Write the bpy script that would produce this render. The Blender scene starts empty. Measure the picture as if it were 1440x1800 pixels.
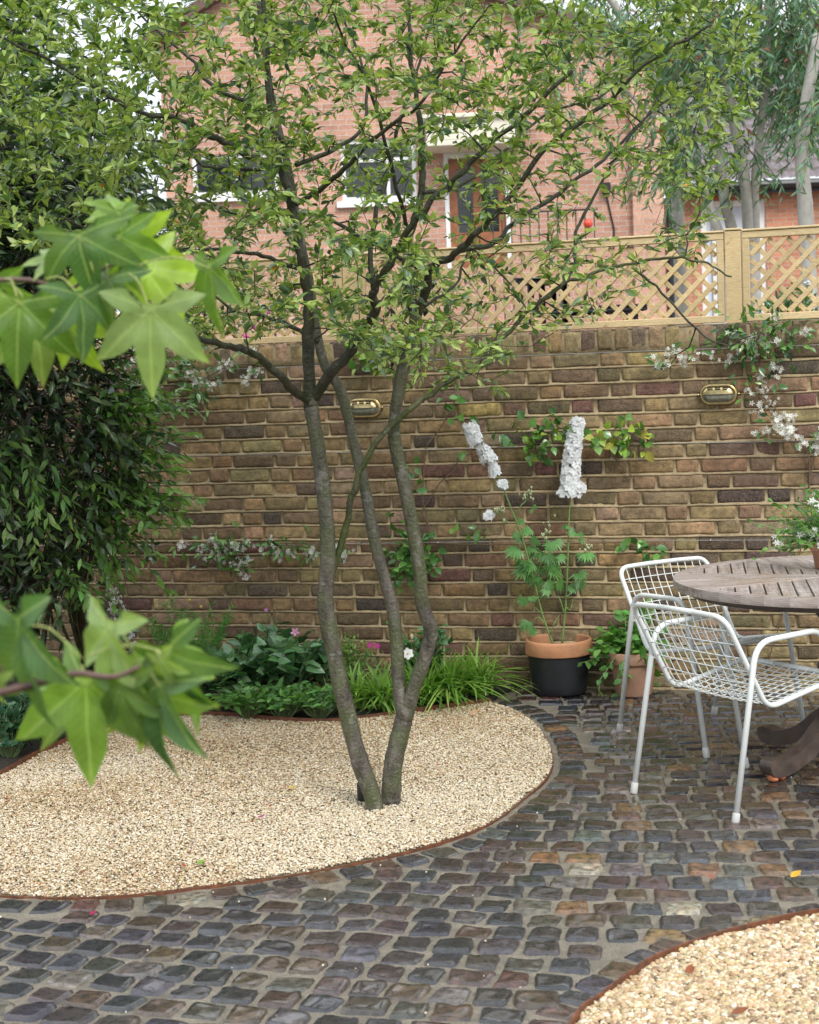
import bpy, math, random
import numpy as np
from mathutils import Vector, Matrix
RN = np.random.default_rng(11)
random.seed(5)
SC = bpy.context.scene
COL = SC.collection
# ------------------------------------------------------------------ camera, sky, sun, exposure
F_PX, PITCH, ROLL, EYE = 2800.0, 0.0889, -0.0402, 1.603      # focal length in pixels of a 1440x1800 picture
YAW, WD = 0.2828, 8.012                                       # the garden wall: its angle and distance
_R = np.array([1.0, 0, 0]); _F = np.array([0, math.cos(PITCH), -math.sin(PITCH)]); _U = np.array([0, math.sin(PITCH), math.cos(PITCH)])
CR = _R * math.cos(ROLL) + _U * math.sin(ROLL); CU = -_R * math.sin(ROLL) + _U * math.cos(ROLL)
CAM = np.array([0, 0, EYE])
cd = bpy.data.cameras.new('camera'); cam = bpy.data.objects.new('camera', cd); COL.objects.link(cam)
m = Matrix.Identity(4)
for i in range(3):
    m[i][0] = CR[i]; m[i][1] = CU[i]; m[i][2] = -_F[i]; m[i][3] = CAM[i]
cam.matrix_world = m
cd.sensor_fit = 'VERTICAL'; cd.sensor_height = 24.0; cd.lens = F_PX / 1800 * 24.0
cd.clip_start = 0.05; cd.clip_end = 500
cd.dof.use_dof = True; cd.dof.focus_distance = 6.3; cd.dof.aperture_fstop = 4.6
SC.camera = cam
w = bpy.data.worlds.new('World'); SC.world = w; w.use_nodes = True
nt = w.node_tree; nt.nodes.clear()
sky = nt.nodes.new('ShaderNodeTexSky'); sky.sky_type = 'NISHITA'; sky.sun_disc = False
sky.sun_elevation = math.radians(42); sky.sun_rotation = math.radians(35)
mix = nt.nodes.new('ShaderNodeMix'); mix.data_type = 'RGBA'; mix.inputs[0].default_value = 0.86
tc = nt.nodes.new('ShaderNodeTexCoord'); nz = nt.nodes.new('ShaderNodeTexNoise'); nz.inputs['Scale'].default_value = 1.7; nz.inputs['Detail'].default_value = 4
ramp = nt.nodes.new('ShaderNodeValToRGB')
ramp.color_ramp.elements[0].position = .35; ramp.color_ramp.elements[0].color = (8.5, 9.2, 10.4, 1)
ramp.color_ramp.elements[1].position = .65; ramp.color_ramp.elements[1].color = (13, 13.2, 13.4, 1)
bg = nt.nodes.new('ShaderNodeBackground'); bg.inputs[1].default_value = 0.1
out = nt.nodes.new('ShaderNodeOutputWorld')
L = nt.links.new
L(tc.outputs['Generated'], nz.inputs['Vector']); L(nz.outputs['Fac'], ramp.inputs[0])
L(sky.outputs[0], mix.inputs[6]); L(ramp.outputs[0], mix.inputs[7]); sx = nt.nodes.new('ShaderNodeSeparateXYZ'); mr = nt.nodes.new('ShaderNodeMapRange'); mr.inputs[1].default_value = 0; mr.inputs[2].default_value = .9; mr.inputs[3].default_value = .5; mr.inputs[4].default_value = 1.15
vm = nt.nodes.new('ShaderNodeVectorMath'); vm.operation = 'SCALE'    # an overcast sky is brighter overhead than at the horizon
L(tc.outputs['Generated'], sx.inputs[0]); L(sx.outputs[2], mr.inputs[0]); L(mix.outputs[2], vm.inputs[0]); L(mr.outputs[0], vm.inputs['Scale']); L(vm.outputs[0], bg.inputs[0]); L(bg.outputs[0], out.inputs[0])
sd = bpy.data.lights.new('sun', 'SUN'); sd.energy = 1.3; sd.angle = math.radians(20); sd.color = (1, .97, .92)
so = bpy.data.objects.new('sun', sd); COL.objects.link(so)
# sun behind the camera's right shoulder, high, veiled by cloud
sdir = Vector((.30, -.72, .70)).normalized()
so.rotation_euler = sdir.to_track_quat('Z', 'Y').to_euler(); so.location = (3, -4, 8)
sky.sun_rotation = math.atan2(sdir.x, sdir.y)
SC.view_settings.view_transform = 'Standard'; SC.view_settings.look = 'None'
SC.view_settings.exposure = 0.93; SC.view_settings.gamma = 1
SC.cycles.max_bounces = 6; SC.cycles.transparent_max_bounces = 6; SC.cycles.diffuse_bounces = 3; SC.cycles.glossy_bounces = 2
SC.cycles.transmission_bounces = 3; SC.cycles.caustics_reflective = False; SC.cycles.caustics_refractive = False
# ------------------------------------------------------------------ picture pixel -> place in the world
def ray(x, y):
    return _F + CR * (x - 720) / F_PX - CU * (y - 900) / F_PX
def G(x, y, z=0.0):                     # on a level plane
    d = ray(x, y); return CAM + d * ((z - EYE) / d[2])
def P(x, y, Y):                         # at world distance Y
    d = ray(x, y); return CAM + d * (Y / d[1])
WU = np.array([math.cos(YAW), -math.sin(YAW), 0.0]); WN = np.array([-math.sin(YAW), -math.cos(YAW), 0.0]); W0 = np.array([0, WD, 0.0])
def WP(u, z, d=0.0):                    # wall coordinates: along, up, out from the face
    return W0 + WU * u + WN * d + np.array([0, 0, z])
def W(x, y, d=0.0):                     # pixel on the wall's face (or d in front of it)
    r = ray(x, y); t = ((W0 + WN * d - CAM) @ WN) / (r @ WN); return CAM + r * t
def WUV(x, y):
    p = W(x, y) - W0; return p @ WU, p[2]
def ppx(Y): return F_PX / Y             # pixels per metre
# ------------------------------------------------------------------ mesh helpers
class MB:
    def __init__(s): s.v = []; s.f = []; s.c = []; s.n = 0; s.mi = []
    def add(s, V, F, col=None, mi=0):
        V = np.asarray(V, float).reshape(-1, 3)
        if isinstance(F, np.ndarray): F = [F]
        else:
            byk = {}
            for f in F: byk.setdefault(len(f), []).append(f)
            F = [np.array(a) for a in byk.values()]
        for a in F:
            if len(a): s.f.append(a + s.n); s.mi.append(np.full(len(a), mi))
        s.v.append(V); s.n += len(V)
        c = np.ones((len(V), 3)) if col is None else np.broadcast_to(np.asarray(col, float), (len(V), 3))
        s.c.append(c)
        return s
    def build(s, name, mat, parent=None, smooth=True, kind=None):
        me = bpy.data.meshes.new(name)
        V = np.concatenate(s.v) if s.v else np.zeros((0, 3)); C = np.concatenate(s.c) if s.c else np.zeros((0, 3))
        me.vertices.add(len(V)); me.vertices.foreach_set('co', V.astype(np.float32).ravel())
        tot = [np.full(len(a), a.shape[1]) for a in s.f]
        lt = np.concatenate(tot); idx = np.concatenate([a.ravel() for a in s.f])
        me.loops.add(len(idx)); me.loops.foreach_set('vertex_index', idx.astype(np.int32))
        me.polygons.add(len(lt)); st = np.concatenate([[0], np.cumsum(lt)[:-1]])
        me.polygons.foreach_set('loop_start', st.astype(np.int32)); me.polygons.foreach_set('loop_total', lt.astype(np.int32))
        me.polygons.foreach_set('use_smooth', np.full(len(lt), smooth)); me.polygons.foreach_set('material_index', np.concatenate(s.mi).astype(np.int32))
        at = me.color_attributes.new('col', 'FLOAT_COLOR', 'POINT')
        at.data.foreach_set('color', np.concatenate([C, np.ones((len(C), 1))], 1).astype(np.float32).ravel())
        for mm in (mat if isinstance(mat, (list, tuple)) else [mat]): me.materials.append(mm)
        me.update(calc_edges=True); me.validate()
        o = bpy.data.objects.new(name, me); COL.objects.link(o)
        if parent is not None: o.parent = parent
        if kind: o['kind'] = kind
        return o
def tag(o, label=None, cat=None, group=None, kind=None):
    if label: o['label'] = label
    if cat: o['category'] = cat
    if group: o['group'] = group
    if kind: o['kind'] = kind
    return o
def empty(name, loc=(0, 0, 0), rz=0.0):
    o = bpy.data.objects.new(name, None); COL.objects.link(o); o.location = tuple(loc); o.rotation_euler = (0, 0, rz); o.empty_display_size = .1
    return o
def norm(v):
    v = np.asarray(v, float); return v / (np.linalg.norm(v, axis=-1, keepdims=True) + 1e-12)
def smoothpath(pts, n=6, rad=None):
    """Catmull-Rom through points (k x d); returns resampled"""
    p = np.asarray(pts, float)
    if rad is not None: p = np.concatenate([p, np.asarray(rad, float)[:, None]], 1)
    q = np.vstack([2 * p[0] - p[1], p, 2 * p[-1] - p[-2]]); o = []
    for i in range(1, len(q) - 2):
        for t in np.arange(n) / n:
            a, b, c, d = q[i - 1], q[i], q[i + 1], q[i + 2]
            o.append(.5 * ((2 * b) + (-a + c) * t + (2 * a - 5 * b + 4 * c - d) * t * t + (-a + 3 * b - 3 * c + d) * t ** 3))
    o.append(q[-2]); return np.array(o)
def tube(mb, pts, rad, seg=8, col=None, cap=True, mi=0, lump=0.0):
    p = np.asarray(pts, float); n = len(p); r = np.broadcast_to(np.asarray(rad, float), (n,))
    t = norm(np.gradient(p, axis=0)); a = np.zeros((n, 3))
    ref = np.array([0, 0, 1.0]) if abs(t[0][2]) < .9 else np.array([1.0, 0, 0])
    x = norm(np.cross(t[0], ref)); a[0] = x
    for i in range(1, n):
        x = x - t[i] * (x @ t[i]); x = x / (np.linalg.norm(x) + 1e-9); a[i] = x
    b = np.cross(t, a); th = np.arange(seg) * 2 * math.pi / seg
    rr = r[:, None] * np.ones(seg)
    if lump: rr = rr * (1 + lump * RN.normal(size=rr.shape))
    V = p[:, None] + (a[:, None] * np.cos(th)[None, :, None] + b[:, None] * np.sin(th)[None, :, None]) * rr[..., None]
    V = V.reshape(-1, 3); i = np.arange(n - 1)[:, None] * seg; j = np.arange(seg)[None]; k = (j + 1) % seg
    Fq = np.stack([i + j, i + k, i + seg + k, i + seg + j], -1).reshape(-1, 4); F = [tuple(f) for f in Fq]
    if n * seg > 60 or not cap: F = Fq
    if cap:
        caps = [tuple(range(seg))[::-1], tuple((n - 1) * seg + q for q in range(seg))]
        if isinstance(F, np.ndarray): mb.add(V, F, col, mi); mb.f.append(np.array(caps) + mb.n - len(V)); mb.mi.append(np.full(2, mi)); return
        F = F + caps
    mb.add(V, F, col, mi)
def box(mb, c, s, R=None, col=None, mi=0, bev=0.0):
    s = np.asarray(s, float) / 2
    if bev:
        V = []
        for z in (-1, 1):
            for zz in ((0, 1) if z < 0 else (1, 0)):
                pass
        # chamfered box: 24 vertices from three inset cubes
        import itertools
        V = []; idx = {}
        for sg in itertools.product((-1, 1), repeat=3):
            for ax in range(3):
                v = np.array([sg[k] * (s[k] - (bev if k != ax else 0)) for k in range(3)]); idx[(sg, ax)] = len(V); V.append(v)
        F = []
        for ax in range(3):
            u, w_ = [k for k in range(3) if k != ax]
            for sx in (-1, 1):
                q = []
                for (a, b) in ((-1, -1), (1, -1), (1, 1), (-1, 1)):
                    sg = [0, 0, 0]; sg[ax] = sx; sg[u] = a; sg[w_] = b; q.append(idx[(tuple(sg), ax)])
                flip = (sx < 0) ^ (ax == 1); F.append(tuple(q[::-1] if flip else q))
            for (a, b) in ((-1, -1), (1, -1), (1, 1), (-1, 1)):      # edge strips along ax
                sA = [0, 0, 0]; sA[ax] = -1; sA[u] = a; sA[w_] = b; sB = list(sA); sB[ax] = 1
                q = [idx[(tuple(sA), u)], idx[(tuple(sB), u)], idx[(tuple(sB), w_)], idx[(tuple(sA), w_)]]
                flip = (a * b > 0) ^ (ax == 1); F.append(tuple(q if flip else q[::-1]))
        for sg in itertools.product((-1, 1), repeat=3):
            q = [idx[(sg, 0)], idx[(sg, 1)], idx[(sg, 2)]]
            F.append(tuple(q if sg[0] * sg[1] * sg[2] > 0 else q[::-1]))
        V = np.array(V)
    else:
        V = np.array([[x, y, z] for x in (-1, 1) for y in (-1, 1) for z in (-1, 1)]) * s
        F = [(0, 1, 3, 2), (4, 6, 7, 5), (0, 4, 5, 1), (2, 3, 7, 6), (0, 2, 6, 4), (1, 5, 7, 3)]
    if R is not None: V = V @ np.asarray(R).T
    mb.add(V + np.asarray(c), F, col, mi)
def lathe(mb, prof, c=(0, 0, 0), seg=40, col=None, mi=0):
    prof = np.asarray(prof, float); th = np.arange(seg) * 2 * math.pi / seg
    V = np.stack([prof[:, 0][:, None] * np.cos(th), prof[:, 0][:, None] * np.sin(th), prof[:, 1][:, None] * np.ones(seg)], -1).reshape(-1, 3)
    n = len(prof); i = np.arange(n - 1)[:, None] * seg; j = np.arange(seg)[None]; k = (j + 1) % seg
    F = np.stack([i + j, i + k, i + seg + k, i + seg + j], -1).reshape(-1, 4)
    mb.add(V + np.asarray(c), F, col, mi)
def rot_from(t, nrm):
    """stack of 3x3 whose columns are side, t (leaf axis), normal"""
    t = norm(t); nrm = norm(nrm - t * np.sum(nrm * t, -1, keepdims=True)); s = np.cross(t, nrm)
    return np.stack([s, t, nrm], -1)
def scatter(mb, tv, tf, pos, R, sc, col, vary=None):
    """copies of a template (axis +Y, normal +Z)"""
    N = len(pos); sc = np.asarray(sc, float); sc = sc.reshape(N, -1)
    V = tv[None] * (sc[:, None, :] if sc.shape[1] == 3 else sc[:, None, :1])
    V = np.einsum('nij,nkj->nki', R, V) + pos[:, None]
    k = len(tv); C = np.repeat(np.asarray(col)[:, None], k, 1)
    if vary is not None: C = C * vary[None, :, None]
    tf = np.asarray(tf) if isinstance(tf, (list, tuple)) and len({len(f) for f in tf}) == 1 else tf
    groups = [tf] if isinstance(tf, np.ndarray) else [np.array([f for f in tf if len(f) == q]) for q in sorted({len(f) for f in tf})]
    mb.v.append(V.reshape(-1, 3)); mb.c.append(C.reshape(-1, 3))
    for g in groups:
        f = (g[None] + (np.arange(N) * k)[:, None, None] + mb.n).reshape(-1, g.shape[1]); mb.f.append(f); mb.mi.append(np.zeros(len(f), int))
    mb.n += N * k
def leaf_t(w=.4, fold=.15, curl=.15, rows=4, notch=0.0, tipw=1.0):
    """folded ovate leaf of unit length"""
    ys = np.linspace(0, 1, rows + 1); V = []; F = []
    for y in ys:
        ww = w * .5 * (math.sin(math.pi * min(1, max(0, y)) ** .8) ** tipw + .02); z = -curl * y * y
        V += [(-ww, y, z + fold * ww), (0, y, z), (ww, y, z + fold * ww)]
    for i in range(rows):
        a = i * 3; F += [(a, a + 1, a + 4, a + 3), (a + 1, a + 2, a + 5, a + 4)]
    return np.array(V), np.array(F)
def fib(n):
    i = np.arange(n) + .5; ph = np.arccos(1 - 2 * i / n); th = math.pi * (1 + 5 ** .5) * i
    return np.stack([np.cos(th) * np.sin(ph), np.sin(th) * np.sin(ph), np.cos(ph)], -1)
def wob(p, freq, seed):
    """smooth pseudo-noise -1..1 over points (n x 3)"""
    r = np.random.default_rng(seed); o = np.zeros(p.shape[:-1])
    for k in range(6):
        d = norm(r.normal(size=3)) * freq * (1 + .6 * k); o = o + np.sin(p @ d + r.uniform(0, 6.28) + 1.3 * np.sin(p @ (norm(r.normal(size=3)) * freq * .7) + r.uniform(0, 6))) / (1 + .5 * k)
    return o / 2.6
def pal(cols, wts, n, jit=.15, rng=None):
    rng = rng or RN
    cols = np.array(cols, float); k = rng.choice(len(cols), n, p=np.array(wts) / np.sum(wts)); c = cols[k]
    return np.clip(c * (1 + jit * rng.normal(size=(n, 1))) * (1 + jit * .35 * rng.normal(size=(n, 3))), .004, .95)
def inpoly(pts, poly):
    x, y = pts[:, 0], pts[:, 1]; r = np.zeros(len(pts), bool); n = len(poly); j = n - 1
    for i in range(n):
        xi, yi = poly[i][:2]; xj, yj = poly[j][:2]
        c = ((yi > y) != (yj > y)) & (x < (xj - xi) * (y - yi) / (yj - yi + 1e-12) + xi); r ^= c; j = i
    return r
def distpoly(pts, line):
    d = np.full(len(pts), 1e9)
    for a, b in zip(line[:-1], line[1:]):
        a = np.array(a[:2]); b = np.array(b[:2]); ab = b - a; t = np.clip(((pts[:, :2] - a) @ ab) / (ab @ ab + 1e-12), 0, 1)
        d = np.minimum(d, np.linalg.norm(pts[:, :2] - a - t[:, None] * ab, axis=1))
    return d
# ------------------------------------------------------------------ materials
class NM:
    def __init__(s, name):
        s.m = bpy.data.materials.new(name); s.m.use_nodes = True; s.t = s.m.node_tree; s.t.nodes.clear()
        s.o = s.t.nodes.new('ShaderNodeOutputMaterial'); s.b = s.t.nodes.new('ShaderNodeBsdfPrincipled'); s.t.links.new(s.b.outputs[0], s.o.inputs[0]); s.tc = None
    def n(s, ty, **kw):
        q = s.t.nodes.new('ShaderNode' + ty)
        for k, v in kw.items():
            if k in q.inputs: s.set(q.inputs[k], v)
            else: setattr(q, k, v)
        return q
    def set(s, inp, v):
        if hasattr(v, 'is_output') or isinstance(v, bpy.types.NodeSocket): s.t.links.new(v, inp)
        else: inp.default_value = v
    def P(s, **kw):
        for k, v in kw.items(): s.set(s.b.inputs[k.replace('_', ' ')], v)
    def obj(s):
        if not s.tc: s.tc = s.n('TexCoord')
        return s.tc.outputs['Object']
    def noise(s, scale, detail=3, rough=.55, vec=None, stretch=None):
        v = vec or s.obj()
        if stretch:
            mp = s.n('Mapping'); s.set(mp.inputs['Vector'], v); mp.inputs['Scale'].default_value = stretch; v = mp.outputs[0]
        q = s.n('TexNoise'); q.inputs['Scale'].default_value = scale; q.inputs['Detail'].default_value = detail; q.inputs['Roughness'].default_value = rough
        s.set(q.inputs['Vector'], v); return q.outputs['Fac']
    def ramp(s, fac, stops):
        q = s.n('ValToRGB'); s.set(q.inputs[0], fac); e = q.color_ramp.elements
        while len(e) > 1: e.remove(e[0])
        e[0].position = stops[0][0]; c = stops[0][1]; e[0].color = (*c, 1) if hasattr(c, '__len__') else (c, c, c, 1)
        for p, c in stops[1:]:
            x = e.new(p); x.color = (*c, 1) if hasattr(c, '__len__') else (c, c, c, 1)
        return q.outputs[0]
    def mixc(s, f, a, b, mode='MIX'):
        q = s.n('Mix'); q.data_type = 'RGBA'; q.blend_type = mode; q.clamp_factor = True
        for i, v in ((0, f), (6, a), (7, b)):
            if isinstance(v, (tuple, list)) and len(v) == 3: v = (*v, 1)
            s.set(q.inputs[i], v)
        return q.outputs[2]
    def math(s, op, a, b=0.0):
        q = s.n('Math'); q.operation = op; s.set(q.inputs[0], a); s.set(q.inputs[1], b); return q.outputs[0]
    def col(s):
        q = s.n('Attribute'); q.attribute_name = 'col'; return q.outputs['Color']
    def bump(s, h, dist=.01, st=1.0):
        q = s.n('Bump'); q.inputs['Strength'].default_value = st; q.inputs['Distance'].default_value = dist; s.set(q.inputs['Height'], h); s.t.links.new(q.outputs[0], s.b.inputs['Normal']); return q
def leafmat(name, tr=.35, rough=.35, spec=.5, back=1.25, blue=.55):
    M = NM(name); c = M.col(); n = M.noise(90, 2); c2 = M.mixc(.35, c, M.ramp(n, [(.3, .55), (.7, 1.35)]), 'MULTIPLY')
    M.P(Base_Color=c2, Roughness=rough); M.b.inputs['Specular IOR Level'].default_value = spec
    t = M.n('BsdfTranslucent'); M.set(t.inputs[0], M.mixc(1.0, c2, (back, back * (1.1 if blue < 1 else 1), blue), 'MULTIPLY'))
    x = M.n('MixShader'); x.inputs[0].default_value = tr; M.t.links.new(M.b.outputs[0], x.inputs[1]); M.t.links.new(t.outputs[0], x.inputs[2]); M.t.links.new(x.outputs[0], M.o.inputs[0])
    return M.m
M_LEAF = leafmat('leaf'); M_GLOSSLEAF = leafmat('gloss_leaf', .18, .22, .6); 
def gummat():
    M = NM('sweetgum_leaf'); at = M.n('Attribute'); at.attribute_name = 'leafuv'; sep = M.n('SeparateXYZ'); M.set(sep.inputs[0], at.outputs['Vector']); x, y = sep.outputs[0], sep.outputs[1]; lines = None
    for a in (90, 40, 140, -15, 195):                       # main vein of each lobe, side veins branching off it
        ca, sa = math.cos(math.radians(a)), math.sin(math.radians(a)); along = M.math('ADD', M.math('MULTIPLY', x, ca), M.math('MULTIPLY', y, sa)); off = M.math('ABSOLUTE', M.math('SUBTRACT', M.math('MULTIPLY', x, sa), M.math('MULTIPLY', y, ca)))
        mainv = M.math('MULTIPLY', M.math('LESS_THAN', off, .009), M.math('GREATER_THAN', along, 0.0)); fr = M.math('FRACT', M.math('MULTIPLY', M.math('SUBTRACT', along, M.math('MULTIPLY', off, .9)), 11.0)); side = M.math('MULTIPLY', M.math('MULTIPLY', M.math('LESS_THAN', fr, .09), M.math('LESS_THAN', off, .17)), M.math('GREATER_THAN', along, .15)); v = M.math('MAXIMUM', mainv, M.math('MULTIPLY', side, .35)); lines = v if lines is None else M.math('MAXIMUM', lines, v)
    n = M.noise(25, 4); n2 = M.noise(8, 3); sp = M.noise(140, 2); c = M.mixc(1.0, M.col(), M.ramp(n, [(.3, .75), (.7, 1.2)]), 'MULTIPLY'); c = M.mixc(M.ramp(n2, [(.5, 0.0), (.75, .35)]), c, (.26, .34, .06)); c = M.mixc(M.ramp(sp, [(.70, 0.0), (.74, .6)]), c, (.2, .13, .05)); c = M.mixc(M.math('MULTIPLY', lines, .55), c, (.4, .5, .2))
    M.P(Base_Color=c, Roughness=M.ramp(n, [(.3, .28), (.7, .5)])); M.b.inputs['Specular IOR Level'].default_value = .45; M.bump(M.math('SUBTRACT', M.math('MULTIPLY', n, .5), M.math('MULTIPLY', lines, .4)), .004, .7)
    t = M.n('BsdfTranslucent'); M.set(t.inputs[0], M.mixc(1.0, c, (1.6, 1.7, .5), 'MULTIPLY')); x_ = M.n('MixShader'); x_.inputs[0].default_value = .38; M.t.links.new(M.b.outputs[0], x_.inputs[1]); M.t.links.new(t.outputs[0], x_.inputs[2]); M.t.links.new(x_.outputs[0], M.o.inputs[0]); return M.m
M_GUM = gummat()
M_PETAL = leafmat('petal', .3, .6, .2, 1.0, 1.0)
def plain(name, c, rough=.5, metal=0.0, var=.25, scale=30, bump=.0, spec=.5):
    M = NM(name); n = M.noise(scale, 4); col = M.mixc(1.0, c, M.ramp(n, [(.25, 1 - var), (.75, 1 + var)]), 'MULTIPLY'); M.P(Base_Color=col, Roughness=rough, Metallic=metal)
    M.b.inputs['Specular IOR Level'].default_value = spec
    if bump: M.bump(n, bump)
    return M.m
def attrmat(name, rough=.6, var=.3, scale=60, bump=.002, spec=.5):
    M = NM(name); n = M.noise(scale, 5, .65); M.P(Base_Color=M.mixc(1.0, M.col(), M.ramp(n, [(.25, 1 - var), (.75, 1 + var)]), 'MULTIPLY'), Roughness=rough)
    M.b.inputs['Specular IOR Level'].default_value = spec
    if bump: M.bump(n, bump)
    return M.m
# ------------------------------------------------------------------ ground outlines
def gl(pts, z=0.0): return [G(x, y, z)[:2] for x, y in pts]
bed_curve = [(-420, 1480), (-220, 1548), (0, 1576), (200, 1579), (360, 1562), (530, 1537), (720, 1500), (850, 1456), (920, 1407), (962, 1370), (972, 1335), (957, 1295), (926, 1263), (888, 1245), (862, 1238)]
bed_back = [(862, 1238), (800, 1247), (700, 1260), (620, 1270), (560, 1274), (470, 1270), (380, 1262), (290, 1264), (215, 1275), (150, 1296), (60, 1335), (0, 1367), (-200, 1450)]
def cr2(p, n=6): return smoothpath(np.array(p), n)
BC = cr2(gl(bed_curve)); BB = cr2(gl(bed_back), 4)
BED = np.vstack([BC, BB[1:]])
RC = cr2(gl([(960, 1900), (1018, 1802), (1052, 1772), (1100, 1738), (1160, 1700), (1255, 1662), (1350, 1640), (1440, 1620), (1600, 1595)]), 6)
RBED = np.vstack([RC, [[2.6, 4.4], [2.6, 2.2], [.15, 2.2]]])
RBEDV = np.vstack([RC[:-6], [[1.75, 3.2], [.2, 3.2]]])
def fillpoly(mb, poly, z, col=None, grid=.12):
    from mathutils.geometry import tessellate_polygon
    pv = [Vector((p[0], p[1], 0)) for p in poly]; tr = tessellate_polygon([pv])
    mb.add([(p[0], p[1], z) for p in poly], [tuple(t) for t in tr], col)
def gridplane(mb, x0, x1, y0, y1, z, step, col=None, h=None):
    xs = np.arange(x0, x1 + step, step); ys = np.arange(y0, y1 + step, step); X, Y = np.meshgrid(xs, ys)
    V = np.stack([X, Y, np.full_like(X, z)], -1)
    if h is not None: V[..., 2] += h(V)
    nx = len(xs); i = (np.arange(len(ys) - 1)[:, None] * nx + np.arange(nx - 1)[None]); F = np.stack([i, i + 1, i + nx + 1, i + nx], -1).reshape(-1, 4)
    mb.add(V.reshape(-1, 3), F, col)
# far ground, to the horizon
M = NM('earth'); n = M.noise(3, 6); M.P(Base_Color=M.ramp(n, [(.3, (.03, .024, .016)), (.7, (.07, .055, .035))]), Roughness=.95); M.bump(n, .05)
mb = MB(); mb.add([(-150, -150, -.06), (150, -150, -.06), (150, 250, -.06), (-150, 250, -.06)], [(0, 1, 2, 3)]); mb.build('ground', M.m, kind='structure')
# jointing sand of the paving
M = NM('joint_sand'); n1 = M.noise(420, 3, .7); n2 = M.noise(9, 4); n3 = M.noise(60, 4)
c = M.mixc(1.0, M.ramp(n1, [(.36, (.10, .086, .062)), (.5, (.27, .235, .175)), (.66, (.5, .44, .34))]), M.ramp(n2, [(.3, .62), (.7, 1.12)]), 'MULTIPLY')
c = M.mixc(M.ramp(M.noise(22, 5, .7), [(.5, 0.0), (.7, .55)]), c, (.07, .06, .045)); M.P(Base_Color=c, Roughness=.55); M.bump(M.math('ADD', M.math('MULTIPLY', n1, .6), n3), .008)
def sandh(V): return .0022 * wob(V * np.array([1, 1, 0]), 26, 4) + .0015 * wob(V * np.array([1, 1, 0]), 70, 5)
mb = MB(); gridplane(mb, -2.6, 3.2, 2.2, 9.0, -.0015, .03, h=sandh); mb.build('paving_sand', M.m, kind='structure')
# setts
M = NM('sett_stone'); c = M.col(); n1 = M.noise(38, 6, .6); n2 = M.noise(180, 4, .7); n3 = M.noise(14, 3)
cc = M.mixc(1.0, c, M.ramp(n1, [(.3, .22), (.5, .75), (.72, 1.6)]), 'MULTIPLY'); cc = M.mixc(M.ramp(n3, [(.45, 0.0), (.72, .35)]), cc, M.mixc(1.0, cc, (1.7, 1.05, .7), 'MULTIPLY'))
cc = M.mixc(M.ramp(n2, [(.6, 0.0), (.8, .22)]), cc, (.16, .15, .14))
M.P(Base_Color=cc, Roughness=M.ramp(n1, [(.35, .22), (.65, .4)])); M.b.inputs['Specular IOR Level'].default_value = .6; M.b.inputs['Coat Weight'].default_value = .95; M.b.inputs['Coat Roughness'].default_value = .06
M.bump(M.math('ADD', M.math('MULTIPLY', n1, 1.0), M.math('MULTIPLY', n2, .55)), .014, 1.0)
M_SETT = M.m
SETTPAL = ([(.022, .024, .03), (.035, .037, .045), (.055, .055, .062), (.045, .032, .03), (.075, .048, .042), (.08, .05, .028), (.2, .12, .05), (.11, .05, .035), (.1, .115, .12), (.16, .145, .12), (.33, .3, .24), (.07, .065, .045)],
           [15, 14, 12, 12, 13, 16, 4.5, 2.6, 2, 4, 1.3, 12])
NXS, NYS = 9, 8
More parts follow.
